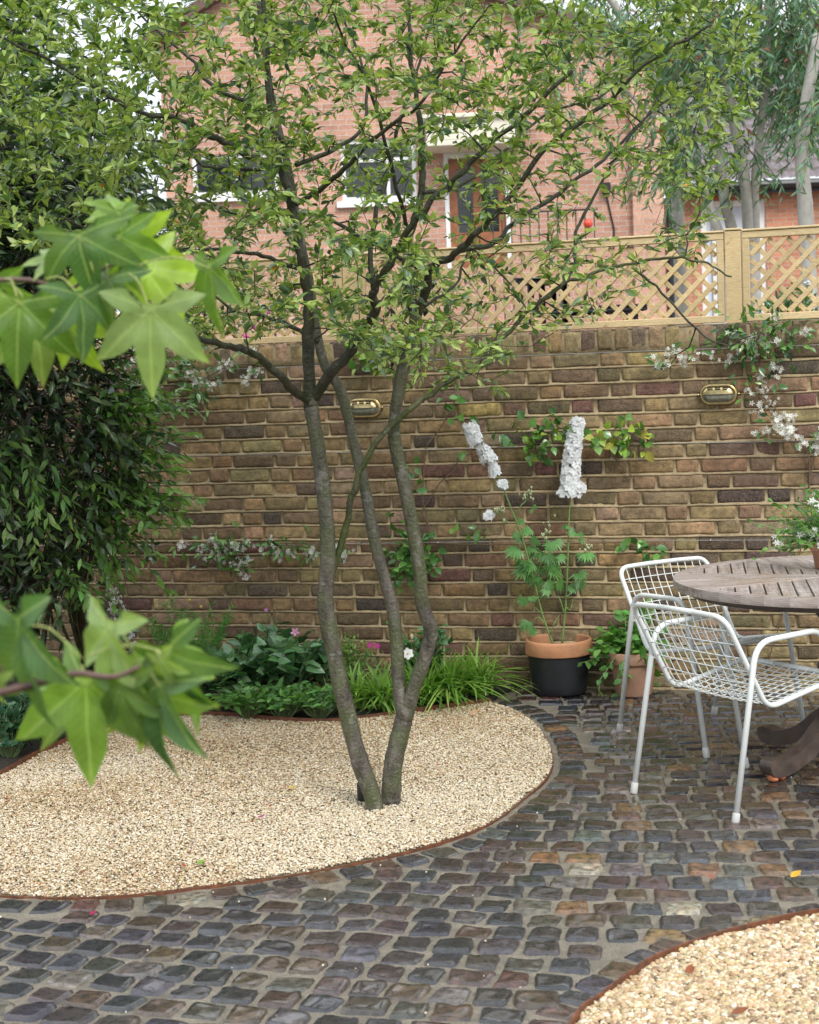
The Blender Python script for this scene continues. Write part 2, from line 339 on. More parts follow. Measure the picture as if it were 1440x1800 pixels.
def setts(mb, cen, ang, wx, wy, seed):
    r = np.random.default_rng(seed); N = len(cen)
    g = np.linspace(-1, 1, NXS), np.linspace(-1, 1, NYS); X, Y = np.meshgrid(*g)
    ex = 4.5 + 5 * r.random((N, 1, 1))
    X = np.sign(X) * np.abs(X) ** .62; Y = np.sign(Y) * np.abs(Y) ** .62           # more rows near the rims
    # squarish outline
    k = (np.abs(X)[None] ** ex + np.abs(Y)[None] ** ex) ** (1 / ex); m = np.maximum(np.abs(X), np.abs(Y))[None]; s = np.where(k > 0, m / np.maximum(k, 1e-6), 1); s = 1 + (s - 1) * .75
    x = X[None] * s; y = Y[None] * s
    cj = r.normal(0, .1, (N, 4, 1, 1))
    x2 = x + cj[:, 0] * y * .6 + cj[:, 1] * x * y * .6; y2 = y + cj[:, 2] * x * .5 + cj[:, 3] * x * y
    px = x2 * wx[:, None, None] / 2; py = y2 * wy[:, None, None] / 2
    edge = np.maximum(np.abs(X), np.abs(Y))[None] + np.zeros_like(x)
    dome = (1 - np.clip(edge, 0, 1) ** 11); h0 = (.0075 + .002 * r.normal(size=(N, 1, 1)))
    z = h0 * dome ** .8 
    z = np.where(edge > .985, -.02, z) + r.normal(0, .025, (N, 1, 1)) * px + r.normal(0, .025, (N, 1, 1)) * py
    ca, sa = np.cos(ang)[:, None, None], np.sin(ang)[:, None, None]
    V = np.stack([cen[:, 0][:, None, None] + px * ca - py * sa, cen[:, 1][:, None, None] + px * sa + py * ca, z], -1)
    q = V + 0; rr = wob(q * np.array([1, 1, 0]), 75, 3); r2 = wob(q * np.array([1, 1, 0]) + 7, 190, 9)
    V[..., 2] += (.0024 * rr + .0018 * r2) * (edge < .985)
    V[..., 0] += (.0035 * wob(q, 110, 6) + .002 * wob(q, 260, 31)) * (edge > .7); V[..., 1] += (.0035 * wob(q, 110, 8) + .002 * wob(q, 260, 32)) * (edge > .7)
    col = pal(*SETTPAL, N, .2, r)
    i = np.arange(NYS - 1)[:, None] * NXS + np.arange(NXS - 1)[None]; F = np.stack([i, i + 1, i + NXS + 1, i + NXS], -1).reshape(-1, 4)
    k = NXS * NYS
    mb.v.append(V.reshape(-1, 3)); mb.c.append(np.repeat(col, k, 0)); Fa = (F[None] + (np.arange(N) * k)[:, None, None] + mb.n).reshape(-1, 4); mb.f.append(Fa); mb.mi.append(np.zeros(len(Fa), int)); mb.n += N * k
def slope(x): return np.interp(x, [-2.5, -1, .0, .6, 1.0, 3], np.tan(np.radians([-21, -20, -16, -9, -5, -4])))
xs_ = np.linspace(-3, 3.5, 400); gx = np.concatenate([[0], np.cumsum((slope(xs_[1:]) + slope(xs_[:-1])) / 2 * np.diff(xs_))]); gx -= np.interp(0, xs_, gx)
cen = []; an = []; wx = []; wy = []; rs = np.random.default_rng(3); y0 = 1.6
while y0 < 9.6:
    pitch = rs.uniform(.112, .126) * (1 if y0 < 5.6 else .93); x = -2.6 + .06 * (len(cen) and int(round(y0 / .118)) % 2) + rs.uniform(0, .03)
    while x < 3.1:
        wd = rs.uniform(.098, .135); cx = x + wd / 2; s_ = slope(cx); yy = y0 + np.interp(cx, xs_, gx)
        cen.append((cx, yy + rs.normal(0, .004))); an.append(math.atan(s_) + rs.normal(0, .035)); wx.append(wd - rs.uniform(.0, .011)); wy.append(pitch - rs.uniform(.003, .015)); x += wd * math.cos(math.atan(s_))
    y0 += pitch * 1.02
cen = np.array(cen); an = np.array(an); wx = np.array(wx); wy = np.array(wy)
SOIL = np.vstack([BB, [[-2.6, 5.2]], [WP(-3.9, 0)[:2]], [WP(.55, 0)[:2]], [G(885, 1222)[:2]]])
dB = distpoly(cen, BC); dR = distpoly(cen, RC)
wallside = (np.c_[cen, np.zeros(len(cen))] - W0) @ WN
keep = ~inpoly(cen, BED) & ~inpoly(cen, RBED) & (dB > .148) & (dR > .13) & (wallside > .055) & ~inpoly(cen, SOIL)
mb = MB(); setts(mb, cen[keep], an[keep], wx[keep], wy[keep], 21)
def border(curve, off, lo, hi, depth, seed):
    seg = np.linalg.norm(np.diff(curve, axis=0), axis=1); s = np.concatenate([[0], np.cumsum(seg)]); r = np.random.default_rng(seed); t = 0; C = []; A = []; X = []; Y = []
    while t < s[-1] - .06:
        wd = r.uniform(lo, hi); q = np.array([np.interp(t + wd / 2, s, curve[:, 0]), np.interp(t + wd / 2, s, curve[:, 1])]); q2 = np.array([np.interp(t + wd / 2 + .02, s, curve[:, 0]), np.interp(t + wd / 2 + .02, s, curve[:, 1])])
        d = (q2 - q) / np.linalg.norm(q2 - q + 1e-9); nn = np.array([d[1], -d[0]]) * off
        C.append(q + nn); A.append(math.atan2(d[1], d[0]) + r.normal(0, .03)); X.append(wd - .006); Y.append(depth * r.uniform(.95, 1.06)); t += wd
    return np.array(C), np.array(A), np.array(X), np.array(Y)
for cu, off, dp, sd_ in ((BC, .078, .115, 5), (RC, -.072, .105, 6)):
    C, A, X, Y = border(cu, off, .085, .125, dp, sd_)
    k = ((np.c_[C, np.zeros(len(C))] - W0) @ WN > .07) & ~inpoly(C, BED) & ~inpoly(C, RBED); setts(mb, C[k], A[k], X[k], Y[k], sd_ + 40)
mb.build('sett_paving', M_SETT, kind='structure')
# planting soil
M = NM('soil'); n = M.noise(60, 6, .7); M.P(Base_Color=M.ramp(n, [(.3, (.012, .009, .006)), (.7, (.05, .036, .022))]), Roughness=.9); M.bump(n, .02)
mb = MB(); fillpoly(mb, SOIL, .012); mb.build('planting_soil', M.m, kind='structure')
# gravel
M = NM('gravel_base'); n = M.noise(220, 3, .7); M.P(Base_Color=M.ramp(n, [(.35, (.08, .055, .03)), (.55, (.3, .23, .14)), (.7, (.5, .42, .3))]), Roughness=.8); M.bump(n, .01)
M_GB = M.m
M = NM('pebble'); n = M.noise(160, 3); M.P(Base_Color=M.mixc(1.0, M.col(), M.ramp(n, [(.3, .8), (.7, 1.15)]), 'MULTIPLY'), Roughness=.42)
M_PEB = M.m
mb = MB(); fillpoly(mb, BED, .004); fillpoly(mb, RBED, .008); mb.build('gravel_base', M_GB, kind='structure')
def ico(sub):
    import bmesh
    b = bmesh.new(); bmesh.ops.create_icosphere(b, subdivisions=sub, radius=1); V = np.array([v.co[:] for v in b.verts]); F = np.array([[v.index for v in f.verts] for f in b.faces]); b.free(); return V, F
I1, I2 = ico(1), ico(2)
def pebbles(name, poly, n, smin, smax, tmpl, zb, seed, label, lf=1.0):
    r = np.random.default_rng(seed); lo = poly.min(0); hi = poly.max(0); p = r.uniform(lo, hi, (n * 3, 2)); p = p[inpoly(p, poly)]
    p = p[distpoly(p, np.vstack([poly, poly[:1]])) > .004][:n]; n = len(p); mb = MB()
    tv, tf = tmpl; a = smin + (smax - smin) * r.random(n) ** 1.6; sc = np.stack([a * r.uniform(.6, .9, n), a, a * r.uniform(.38, .65, n)], -1) / 2
    th = r.uniform(0, 6.28, n); ti = r.normal(0, .35, (n, 2)); nr = norm(np.stack([ti[:, 0], ti[:, 1], np.ones(n)], -1)); t = np.stack([np.cos(th), np.sin(th), np.zeros(n)], -1); R = rot_from(t, nr)
    z = zb + r.random(n) * .009 + .0045 * wob(np.c_[p, np.zeros(n)], 9, 12)
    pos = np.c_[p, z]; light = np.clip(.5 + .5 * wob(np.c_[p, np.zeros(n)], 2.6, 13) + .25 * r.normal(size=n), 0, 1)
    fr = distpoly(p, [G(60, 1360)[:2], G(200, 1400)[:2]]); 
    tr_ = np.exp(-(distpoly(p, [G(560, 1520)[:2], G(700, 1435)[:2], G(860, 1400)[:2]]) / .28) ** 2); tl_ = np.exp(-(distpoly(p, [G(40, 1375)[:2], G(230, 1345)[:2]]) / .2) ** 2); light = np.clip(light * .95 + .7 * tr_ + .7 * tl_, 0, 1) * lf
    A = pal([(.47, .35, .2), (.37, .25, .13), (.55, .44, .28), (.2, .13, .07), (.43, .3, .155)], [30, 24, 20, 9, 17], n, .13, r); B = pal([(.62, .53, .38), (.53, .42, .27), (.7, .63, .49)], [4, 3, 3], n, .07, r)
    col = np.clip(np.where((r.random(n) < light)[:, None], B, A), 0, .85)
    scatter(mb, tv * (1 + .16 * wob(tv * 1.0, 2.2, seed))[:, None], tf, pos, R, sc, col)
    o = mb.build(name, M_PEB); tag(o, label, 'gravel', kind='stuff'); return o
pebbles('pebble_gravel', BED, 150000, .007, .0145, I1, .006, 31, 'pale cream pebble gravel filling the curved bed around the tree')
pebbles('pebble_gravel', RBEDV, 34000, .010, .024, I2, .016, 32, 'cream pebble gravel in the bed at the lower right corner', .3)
# steel edging
M = NM('corten'); n1 = M.noise(30, 5, .65); n2 = M.noise(150, 3); M.P(Base_Color=M.mixc(M.ramp(n2, [(.4, 0.0), (.7, .5)]), M.ramp(n1, [(.25, (.045, .018, .01)), (.5, (.14, .046, .018)), (.75, (.26, .085, .03))]), (.05, .03, .02)), Roughness=.6); M.bump(n2, .002)
M_COR = M.m
def edging(name, curve, z0, z1, th, label):
    c = np.asarray(curve); d = norm(np.gradient(c, axis=0)); nn = np.stack([d[:, 1], -d[:, 0]], -1) * th / 2; n = len(c); mb = MB()
    zt = z1 + .003 * np.sin(np.arange(n) * .37)
    V = np.stack([np.c_[c + nn, np.full(n, z0)], np.c_[c + nn, zt], np.c_[c - nn, zt], np.c_[c - nn, np.full(n, z0)]], 1).reshape(-1, 3)
    i = np.arange(n - 1)[:, None] * 4; j = np.arange(4)[None]; k = (j + 1) % 4; F = np.stack([i + j, i + 4 + j, i + 4 + k, i + k], -1).reshape(-1, 4)
    mb.add(V, F); mb.add(V[:4], [(0, 1, 2, 3)]); mb.add(V[-4:], [(3, 2, 1, 0)]); o = mb.build(name, M_COR, smooth=False); tag(o, label, 'garden edging'); return o
edging('steel_edging', BC, -.04, .007, .005, 'thin rusty steel strip curving round the front of the large gravel bed')
edging('steel_edging', BB, -.04, .03, .006, 'rusty steel strip between the large gravel bed and the planting below the wall')
edging('steel_edging', RC, -.04, .038, .006, 'rusty steel strip along the small gravel bed at the lower right')
# ------------------------------------------------------------------ brick wall
M = NM('stock_brick'); c = M.col(); n1 = M.noise(34, 6, .65); n2 = M.noise(140, 4, .7); n3 = M.noise(7, 3)
cc = M.mixc(1.0, c, M.ramp(n1, [(.3, .5), (.5, 1.0), (.7, 1.5)]), 'MULTIPLY'); cc = M.mixc(M.ramp(n2, [(.5, 0.0), (.68, .7)]), cc, (.33, .25, .15)); cc = M.mixc(M.ramp(M.noise(75, 4, .8), [(.58, 0.0), (.66, .6)]), cc, (.045, .035, .028)); cc = M.mixc(M.ramp(n3, [(.35, .35), (.6, 0.0)]), cc, (.035, .03, .02))
M.P(Base_Color=cc, Roughness=.72); M.bump(M.math('ADD', n1, M.math('MULTIPLY', n2, .7)), .007, 1.0); M_BRICK = M.m
M = NM('lime_mortar'); n1 = M.noise(50, 5, .6); n2 = M.noise(300, 3, .7); n3 = M.noise(2.5, 4); c = M.ramp(n1, [(.3, (.31, .235, .135)), (.7, (.50, .39, .23))])
c = M.mixc(1.0, c, M.ramp(n3, [(.35, .68), (.65, 1.1)]), 'MULTIPLY'); M.P(Base_Color=c, Roughness=.8); M.bump(M.math('ADD', n1, M.math('MULTIPLY', n2, .5)), .004); M_MORT = M.m
BRICKPAL = ([(.34, .235, .11), (.285, .19, .085), (.235, .15, .07), (.185, .115, .065), (.135, .084, .058), (.085, .056, .048), (.17, .075, .06), (.35, .225, .135), (.24, .17, .085)], [25, 21, 17, 13, 11, 7, 4, 9, 6])
U0, U1, COURSE = -4.2, 3.4, .075
def bricks(mb, specs, seed, vertical=False):
    """specs: (u, z, width, height) lower-left corner incl. no joint"""
    S = np.array(specs); r = np.random.default_rng(seed); N = len(S); nx, ny = 12, 6
    gx_ = np.sin(np.linspace(-1, 1, nx) * math.pi / 2) * .4 + np.linspace(-1, 1, nx) * .6; gy_ = np.sin(np.linspace(-1, 1, ny) * math.pi / 2) * .4 + np.linspace(-1, 1, ny) * .6
    X, Y = np.meshgrid(gx_, gy_)
    w_, h_ = S[:, 2][:, None, None], S[:, 3][:, None, None]; px = X[None] * w_ / 2; py = Y[None] * h_ / 2
    rad = .0025 + .005 * r.random((N, 1, 1)); ex = np.clip((np.abs(px) - (w_ / 2 - rad)) / rad, 0, 1); ey = np.clip((np.abs(py) - (h_ / 2 - rad)) / rad, 0, 1)
    cut = np.sqrt(ex ** 2 + ey ** 2); px = px - np.sign(px) * (ex * ey * rad * .35); py = py - np.sign(py) * (ex * ey * rad * .35)
    px = px + np.zeros((N, ny, nx)); py = py + np.zeros((N, ny, nx))
    tilt = r.normal(0, .012, (N, 1, 1)); px, py = px - py * tilt, py + px * tilt
    cu = S[:, 0] + S[:, 2] / 2; cz = S[:, 1] + S[:, 3] / 2
    u = cu[:, None, None] + px; z = cz[:, None, None] + py; q = np.stack([u, z, np.zeros_like(u) + np.arange(N)[:, None, None] * .01], -1)
    rim = np.maximum(np.clip(ex, 0, 1), np.clip(ey, 0, 1))
    u = u + (.0016 * wob(q, 60, 1) + .0012 * wob(q, 170, 21)) * (rim > .3); z = z + (.0026 * wob(q, 45, 2) + .0018 * wob(q, 150, 22)) * (rim > .3)
    d = .0075 + r.normal(0, .0018, (N, 1, 1)) - np.minimum(cut, 1) ** 2 * .0035 + .0016 * wob(q, 60, 3) + .001 * wob(q, 170, 4) + px * r.normal(0, .012, (N, 1, 1)) + py * r.normal(0, .03, (N, 1, 1))
    # outer ring pushed back into the wall
    V = W0 + u[..., None] * WU + d[..., None] * WN + z[..., None] * np.array([0, 0, 1.0])
    ring = [(0, i) for i in range(nx)] + [(j, nx - 1) for j in range(1, ny)] + [(ny - 1, i) for i in range(nx - 2, -1, -1)] + [(j, 0) for j in range(ny - 2, 0, -1)]
    ri = np.array([a * nx + b for a, b in ring]); Vf = V.reshape(N, -1, 3); Vb = Vf[:, ri] - WN * .03
    allV = np.concatenate([Vf, Vb], 1); k = allV.shape[1]; i = np.arange(ny - 1)[:, None] * nx + np.arange(nx - 1)[None]
    F = np.stack([i, i + 1, i + nx + 1, i + nx], -1).reshape(-1, 4); nr_ = len(ri); a = np.arange(nr_); b = (a + 1) % nr_
    F2 = np.stack([ri[a], nx * ny + a, nx * ny + b, ri[b]], -1); F = np.concatenate([F, F2])
    col = pal(*BRICKPAL, N, .2, r)
    mb.v.append(allV.reshape(-1, 3)); mb.c.append(np.repeat(col, k, 0)); Fa = (F[None] + (np.arange(N) * k)[:, None, None] + mb.n).reshape(-1, 4); mb.f.append(Fa); mb.mi.append(np.zeros(len(Fa), int)); mb.n += N * k
r = np.random.default_rng(8); sp = []; NCOURSE = 22
for c_ in range(-1, NCOURSE):
    u = U0 - r.uniform(0, .05) - (.168 if c_ % 2 else 0); st = True
    zb = c_ * COURSE
    while u < U1:
        wd = (.214 if st else .102) + r.normal(0, .004); jo = .0125 + abs(r.normal(0, .003))
        if st and r.random() < .05: wd = .103
        hh = .0615 + r.normal(0, .0018); sp.append((u, zb + .0105 + r.normal(0, .0012), wd, hh)); u += wd + jo; st = not st
WALL = empty('brick_wall', WP(0, 0)); tag(WALL, 'weathered yellow stock brick garden wall with pale mortar and a brick on edge top', 'garden wall')
def wpart(mb, name, mat, **k):
    o = mb.build(name, mat, **k); o.parent = WALL; o.matrix_parent_inverse = Matrix.Translation(-Vector(WP(0, 0))); return o
mb = MB(); bricks(mb, sp, 77); wpart(mb, 'brickwork', M_BRICK)
r = np.random.default_rng(9); sp = []; u = U0; zt = NCOURSE * COURSE
while u < U1:
    wd = .066 + r.normal(0, .0025); sp.append((u, zt + .006 + r.normal(0, .002), wd, .104 + r.normal(0, .0015))); u += wd + .0125 + abs(r.normal(0, .002))
mb = MB(); bricks(mb, sp, 78)
ZTOP = zt + .113
box(mb, WP((U0 + U1) / 2, ZTOP - .006, -.105), (U1 - U0, .215, .012), R=np.stack([WU, -WN, [0, 0, 1.0]], -1), col=(.2, .15, .09)); wpart(mb, 'coping', M_BRICK)
us = np.arange(U0, U1, .022); prof = [(0, .009), (.004, .0085), (.0095, .003), (.013, 0), (.06, -.004), (.068, .001), (.0705, .000), (.0735, .005)]
zs = [];ds = []
for c_ in range(-1, NCOURSE + 1):
    if c_ == NCOURSE: zs += [c_ * COURSE, c_ * COURSE + .05, ZTOP - .012]; ds += [.008, .004, .004]; break
    for a, b in prof: zs.append(c_ * COURSE + a); ds.append(b)
zs = np.array(zs); ds = np.array(ds); Ug, Zg = np.meshgrid(us, zs); D = ds[:, None] + np.zeros_like(Ug)
q = np.stack([Ug, Zg, np.zeros_like(Ug)], -1); D = D + .0022 * wob(q, 40, 15) + .0016 * wob(q, 110, 16); Zg = Zg + .0028 * wob(q * np.array([1, 0.05, 1]) + 3, 24, 17)
V = W0 + Ug[..., None] * WU + D[..., None] * WN + Zg[..., None] * np.array([0, 0, 1.0]); nx = len(us); i = np.arange(len(zs) - 1)[:, None] * nx + np.arange(nx - 1)[None]
mb = MB(); mb.add(V.reshape(-1, 3), np.stack([i, i + 1, i + nx + 1, i + nx], -1).reshape(-1, 4))
box(mb, WP((U0 + U1) / 2, (ZTOP - .1) / 2 - .02, -.11), (U1 - U0, .20, ZTOP - .06), R=np.stack([WU, -WN, [0, 0, 1.0]], -1)); wpart(mb, 'mortar', M_MORT)
# wires
M_WIRE = plain('galvanised_wire', (.5, .5, .48), .35, .9)
for zz, lab in ((1.646, 'topmost thin steel wire strung along the brick wall just under its brick on edge top'), (1.202, 'middle thin steel wire strung along the brick wall below the brass lamps'), (.736, 'lowest thin steel wire strung along the brick wall behind the chairs'),):
    mb = MB(); us = np.linspace(U0 + .1, U1 - .1, 50); tube(mb, [WP(u, zz + .003 * math.sin(u * 2.2), .032) for u in us], .0017, 5, cap=False)
    for u in np.arange(U0 + .3, U1, 1.35):
        tube(mb, [WP(u, zz, .0), WP(u, zz, .04)], .004, 6)
    tag(mb.build('support_wire', M_WIRE), lab, 'wire', 'support wires along the wall')
# ------------------------------------------------------------------ trellis
M = NM('new_pine'); g = M.noise(6, 4, vec=None, stretch=(6, 6, 40)); n = M.noise(3, 3); kn = M.noise(28, 1)
c = M.mixc(1.0, M.ramp(g, [(.3, (.56, .42, .22)), (.7, (.72, .57, .33))]), M.ramp(n, [(.3, .82), (.7, 1.1)]), 'MULTIPLY'); c = M.mixc(M.ramp(kn, [(.7, 0.0), (.76, .6)]), c, (.2, .09, .03)); c = M.mixc(1.0, c, M.col(), 'MULTIPLY')
M.P(Base_Color=c, Roughness=.55); M.bump(g, .002); M_PINE = M.m
RW = np.stack([WU, -WN, [0, 0, 1.0]], -1)          # columns: along wall, into wall, up
TD = -.055                                          # trellis plane, set back from the face
TZ0, TZ1 = ZTOP + .004, 2.19
def trellis(u0, u1, label, sag=0.0):
    o = empty('timber_trellis', WP((u0 + u1) / 2, TZ0, TD)); inv = Matrix.Translation(-Vector(WP((u0 + u1) / 2, TZ0, TD)))
    def fin(mb, nm): q = mb.build(nm, M_PINE, o, smooth=False); q.matrix_parent_inverse = inv
    w_ = .034; mb = MB(); box(mb, WP((u0 + u1) / 2, TZ1 - w_ / 2, TD), (u1 - u0, .036, w_), RW, (1, 1, 1), bev=.003); box(mb, WP((u0 + u1) / 2, TZ1 + .0045, TD), (u1 - u0 + .0, .05, .009), RW, (1.08, 1.08, 1.05), bev=.002)
    box(mb, WP((u0 + u1) / 2, TZ0 + w_ / 2, TD), (u1 - u0, .036, w_), RW, (1, 1, 1), bev=.003)
    for u in (u0 + w_ / 2, u1 - w_ / 2): box(mb, WP(u, (TZ0 + TZ1) / 2, TD), (w_, .035, TZ1 - TZ0 - 2 * w_ - .001), RW, (.95, .93, .9), bev=.003)
    fin(mb, 'frame')
    H = TZ1 - TZ0 - 2 * w_ + .006; Wd = u1 - u0 - 2 * w_ + .006; cu, cz = (u0 + u1) / 2, (TZ0 + TZ1) / 2; mb = MB(); r = np.random.default_rng(int(u0 * 10) + 50)
    for sgn, dd in ((1, .006), (-1, -.0065)):
        t = np.array([math.sqrt(.5), sgn * math.sqrt(.5)])
        for k in np.arange(-(Wd + H) / 2, (Wd + H) / 2, .0885):
            # line u - sgn*z = k clipped to rectangle
            pts = []
            for z in (-H / 2, H / 2):
                u = k + sgn * z
                if abs(u) <= Wd / 2: pts.append((u, z))
            for u in (-Wd / 2, Wd / 2):
                z = (u - k) * sgn
                if abs(z) < H / 2: pts.append((u, z))
            if len(pts) < 2: continue
            a, b = np.array(pts[0]), np.array(pts[-1]); l = np.linalg.norm(b - a)
            if l < .05: continue
            mdl = (a + b) / 2; ax = (b - a) / l; A3 = WU * ax[0] + np.array([0, 0, ax[1]]); B3 = WU * -ax[1] + np.array([0, 0, ax[0]])
            Rr = np.stack([A3, -WN, B3], -1); j = r.uniform(.86, 1.1); box(mb, WP(cu + mdl[0], cz + mdl[1], TD + dd), (l - .022, .011, .0225), Rr, (j, j * r.uniform(.95, 1), j * r.uniform(.88, 1)), bev=.0015)
    fin(mb, 'lattice'); tag(o, label, 'trellis', 'new timber trellis panels on the wall'); return o
def post(u, label, wd=.075):
    o = empty('trellis_post', WP(u, TZ0, TD - .01)); inv = Matrix.Translation(-Vector(WP(u, TZ0, TD - .01))); mb = MB()
    box(mb, WP(u, (TZ0 + TZ1 + .0) / 2 - .002, TD - .012), (wd, .07, TZ1 - TZ0 + .012), RW, (1, .97, .92), bev=.003); q = mb.build('post', M_PINE, o, smooth=False); q.matrix_parent_inverse = inv
    mb = MB(); box(mb, WP(u, TZ1 + .012, TD - .012), (wd + .004, .078, .01), RW, (1.05, 1.04, 1), bev=.002); q = mb.build('post_cap', M_PINE, o, smooth=False); q.matrix_parent_inverse = inv
    tag(o, label, 'post', 'timber posts between trellis panels')
uP = WUV(1288, 480)[0]; uQ = WUV(612, 510)[0]
post(uP, 'pale timber post between the two right hand trellis panels'); post(uQ, 'pale timber post behind the tree stems between two trellis panels')
trellis(uP + .042, U1, 'timber lattice panel at the far right end of the wall top'); trellis(uQ + .042, uP - .042, 'long timber lattice panel in the middle of the wall top, behind the tree branches')
trellis(uQ - 1.9, uQ - .042, 'timber lattice panel on the wall top behind the big foreground leaves')
# ------------------------------------------------------------------ the multi-stemmed tree
M = NM('bark'); n1 = M.noise(26, 5, .6, stretch=(1, 1, .35)); n2 = M.noise(9, 4); n3 = M.noise(90, 3); geo = M.n('NewGeometry')
c = M.ramp(n1, [(.3, (.03, .025, .017)), (.5, (.085, .073, .055)), (.72, (.17, .15, .12))]); c = M.mixc(M.ramp(n2, [(.42, 0.0), (.62, .8)]), c, (.07, .085, .028))
c = M.mixc(M.ramp(M.noise(14, 4, .7), [(.6, 0.0), (.65, .6)]), c, (.2, .19, .165)); c = M.mixc(1.0, c, M.col(), 'MULTIPLY'); M.P(Base_Color=c, Roughness=.5); M.bump(M.math('ADD', n1, M.math('MULTIPLY', n3, .5)), .012); M_BARK = M.m
YT = G(662, 1425)[1]
limbs = {}
def limb(name, pts, r0, r1, dy0, dy1, par=None):
    """pts in picture pixels; distance runs from YT+dy0 to YT+dy1"""
    n = len(pts); Y = YT + np.linspace(dy0, dy1, n); p = np.array([P(x, y, yy) for (x, y), yy in zip(pts, Y)]); rr = np.linspace(r0, r1, n)
    q = smoothpath(p, 5, rr); limbs[name] = (q[:, :3], q[:, 3])
limb('L', [(660, 1436), (655, 1400), (630, 1330), (604, 1225), (586, 1140), (572, 1060), (577, 980), (573, 900), (561, 800), (547, 715)], .034, .026, 0, 0)
limb('R', [(690, 1424), (688, 1400), (692, 1340), (705, 1285), (712, 1255)], .039, .033, .06, .1)
limb('R1', [(710, 1262), (701, 1200), (698, 1140), (690, 1070), (662, 965), (642, 860), (626, 795), (600, 690), (570, 640), (553, 560), (545, 500), (525, 400), (508, 300), (480, 180), (462, 60), (450, -60)], .027, .010, .1, .35)
limb('R2', [(712, 1262), (733, 1195), (752, 1140), (757, 1105), (742, 1060), (735, 980), (712, 860), (694, 775), (695, 730), (706, 660), (724, 595), (731, 556)], .028, .021, .1, -.02)
limb('S1', [(546, 720), (543, 620), (542, 540), (534, 470), (520, 400), (505, 330), (490, 285), (478, 220), (470, 120), (462, -20)], .024, .007, 0, -.1)
limb('S1L', [(545, 708), (510, 680), (470, 640), (430, 614), (390, 606), (340, 590), (285, 560), (220, 545), (150, 500)], .017, .005, 0, -.75)
limb('S1R', [(552, 700), (575, 665), (610, 625), (645, 570), (663, 540), (655, 514), (685, 465), (725, 395), (790, 325), (850, 265), (935, 190), (1010, 120)], .021, .006, 0, -.55)
limb('S1Rb', [(658, 518), (652, 440), (668, 350), (690, 270), (712, 180), (738, 110), (760, 20)], .011, .004, 0, .45)
limb('X', [(584, 1005), (605, 940), (622, 860), (655, 787), (730, 710), (800, 665), (843, 640), (885, 592), (940, 538), (1000, 495), (1100, 466), (1190, 454), (1245, 465), (1284, 488)], .0135, .003, .03, -.25)
limb('Xb', [(938, 540), (1006, 480), (1012, 410), (1055, 325), (1112, 235), (1190, 130), (1240, 60)], .0075, .0025, -.15, .2)
limb('Xc', [(1112, 470), (1165, 515), (1235, 590), (1280, 606), (1320, 590)], .005, .002, -.2, -.35)
limb('R2a', [(731, 558), (716, 500), (718, 430), (738, 350), (742, 285), (735, 190), (722, 90), (715, -30)], .019, .006, -.02, .15)
limb('R2b', [(733, 556), (750, 505), (758, 470), (800, 447), (835, 412), (880, 365), (960, 262), (1040, 200), (1140, 110), (1250, 40)], .017, .004, -.02, -.6)
limb('R2c', [(812, 440), (870, 425), (905, 388), (965, 352), (1035, 300), (1100, 245), (1165, 180), (1260, 130), (1310, 70)], .010, .003, -.12, .5)
limb('R2d', [(742, 338), (790, 334), (850, 300), (905, 245), (965, 200), (1070, 160), (1150, 60)], .009, .003, .05, .6)
limb('R2e', [(745, 540), (800, 500), (830, 440), (900, 500)], .006, .003, -.02, .3)
limb('A', [(494, 300), (430, 270), (370, 238), (310, 208), (250, 200), (180, 160), (100, 110), (10, 70), (-80, 10)], .014, .003, -.05, -.45)
limb('B', [(508, 365), (560, 335), (600, 300), (640, 262), (700, 210), (740, 180), (800, 90), (860, 10)], .011, .003, -.03, -.5)
limb('C', [(540, 476), (500, 462), (450, 448), (380, 438), (300, 440), (200, 420), (110, 380)], .009, .0025, 0, -.9)
limb('D', [(490, 297), (420, 297), (360, 292), (310, 254), (170, 232), (60, 180)], .007, .0025, -.05, .35)
limb('E', [(500, 250), (450, 190), (370, 150), (330, 100), (260, 40), (200, -40)], .009, .003, -.05, .2)
limb('Fk', [(520, 290), (590, 262), (640, 215), (640, 120), (600, 20), (590, -70)], .009, .003, .1, .55)
limb('H', [(545, 600), (600, 560), (650, 520), (760, 600), (830, 560)], .004, .002, .2, .5)
limb('I', [(560, 600), (480, 560), (400, 540), (330, 470), (250, 390)], .009, .003, .22, .7)
limb('J', [(690, 640), (650, 600), (590, 560), (560, 470)], .007, .003, .02, .5)
limb('K', [(735, 470), (640, 420), (560, 380), (430, 380), (330, 340), (230, 330)], .009, .003, .05, .8)
limb('Lm', [(720, 420), (690, 300), (650, 160), (600, 60), (560, -80)], .008, .003, .05, -.5)
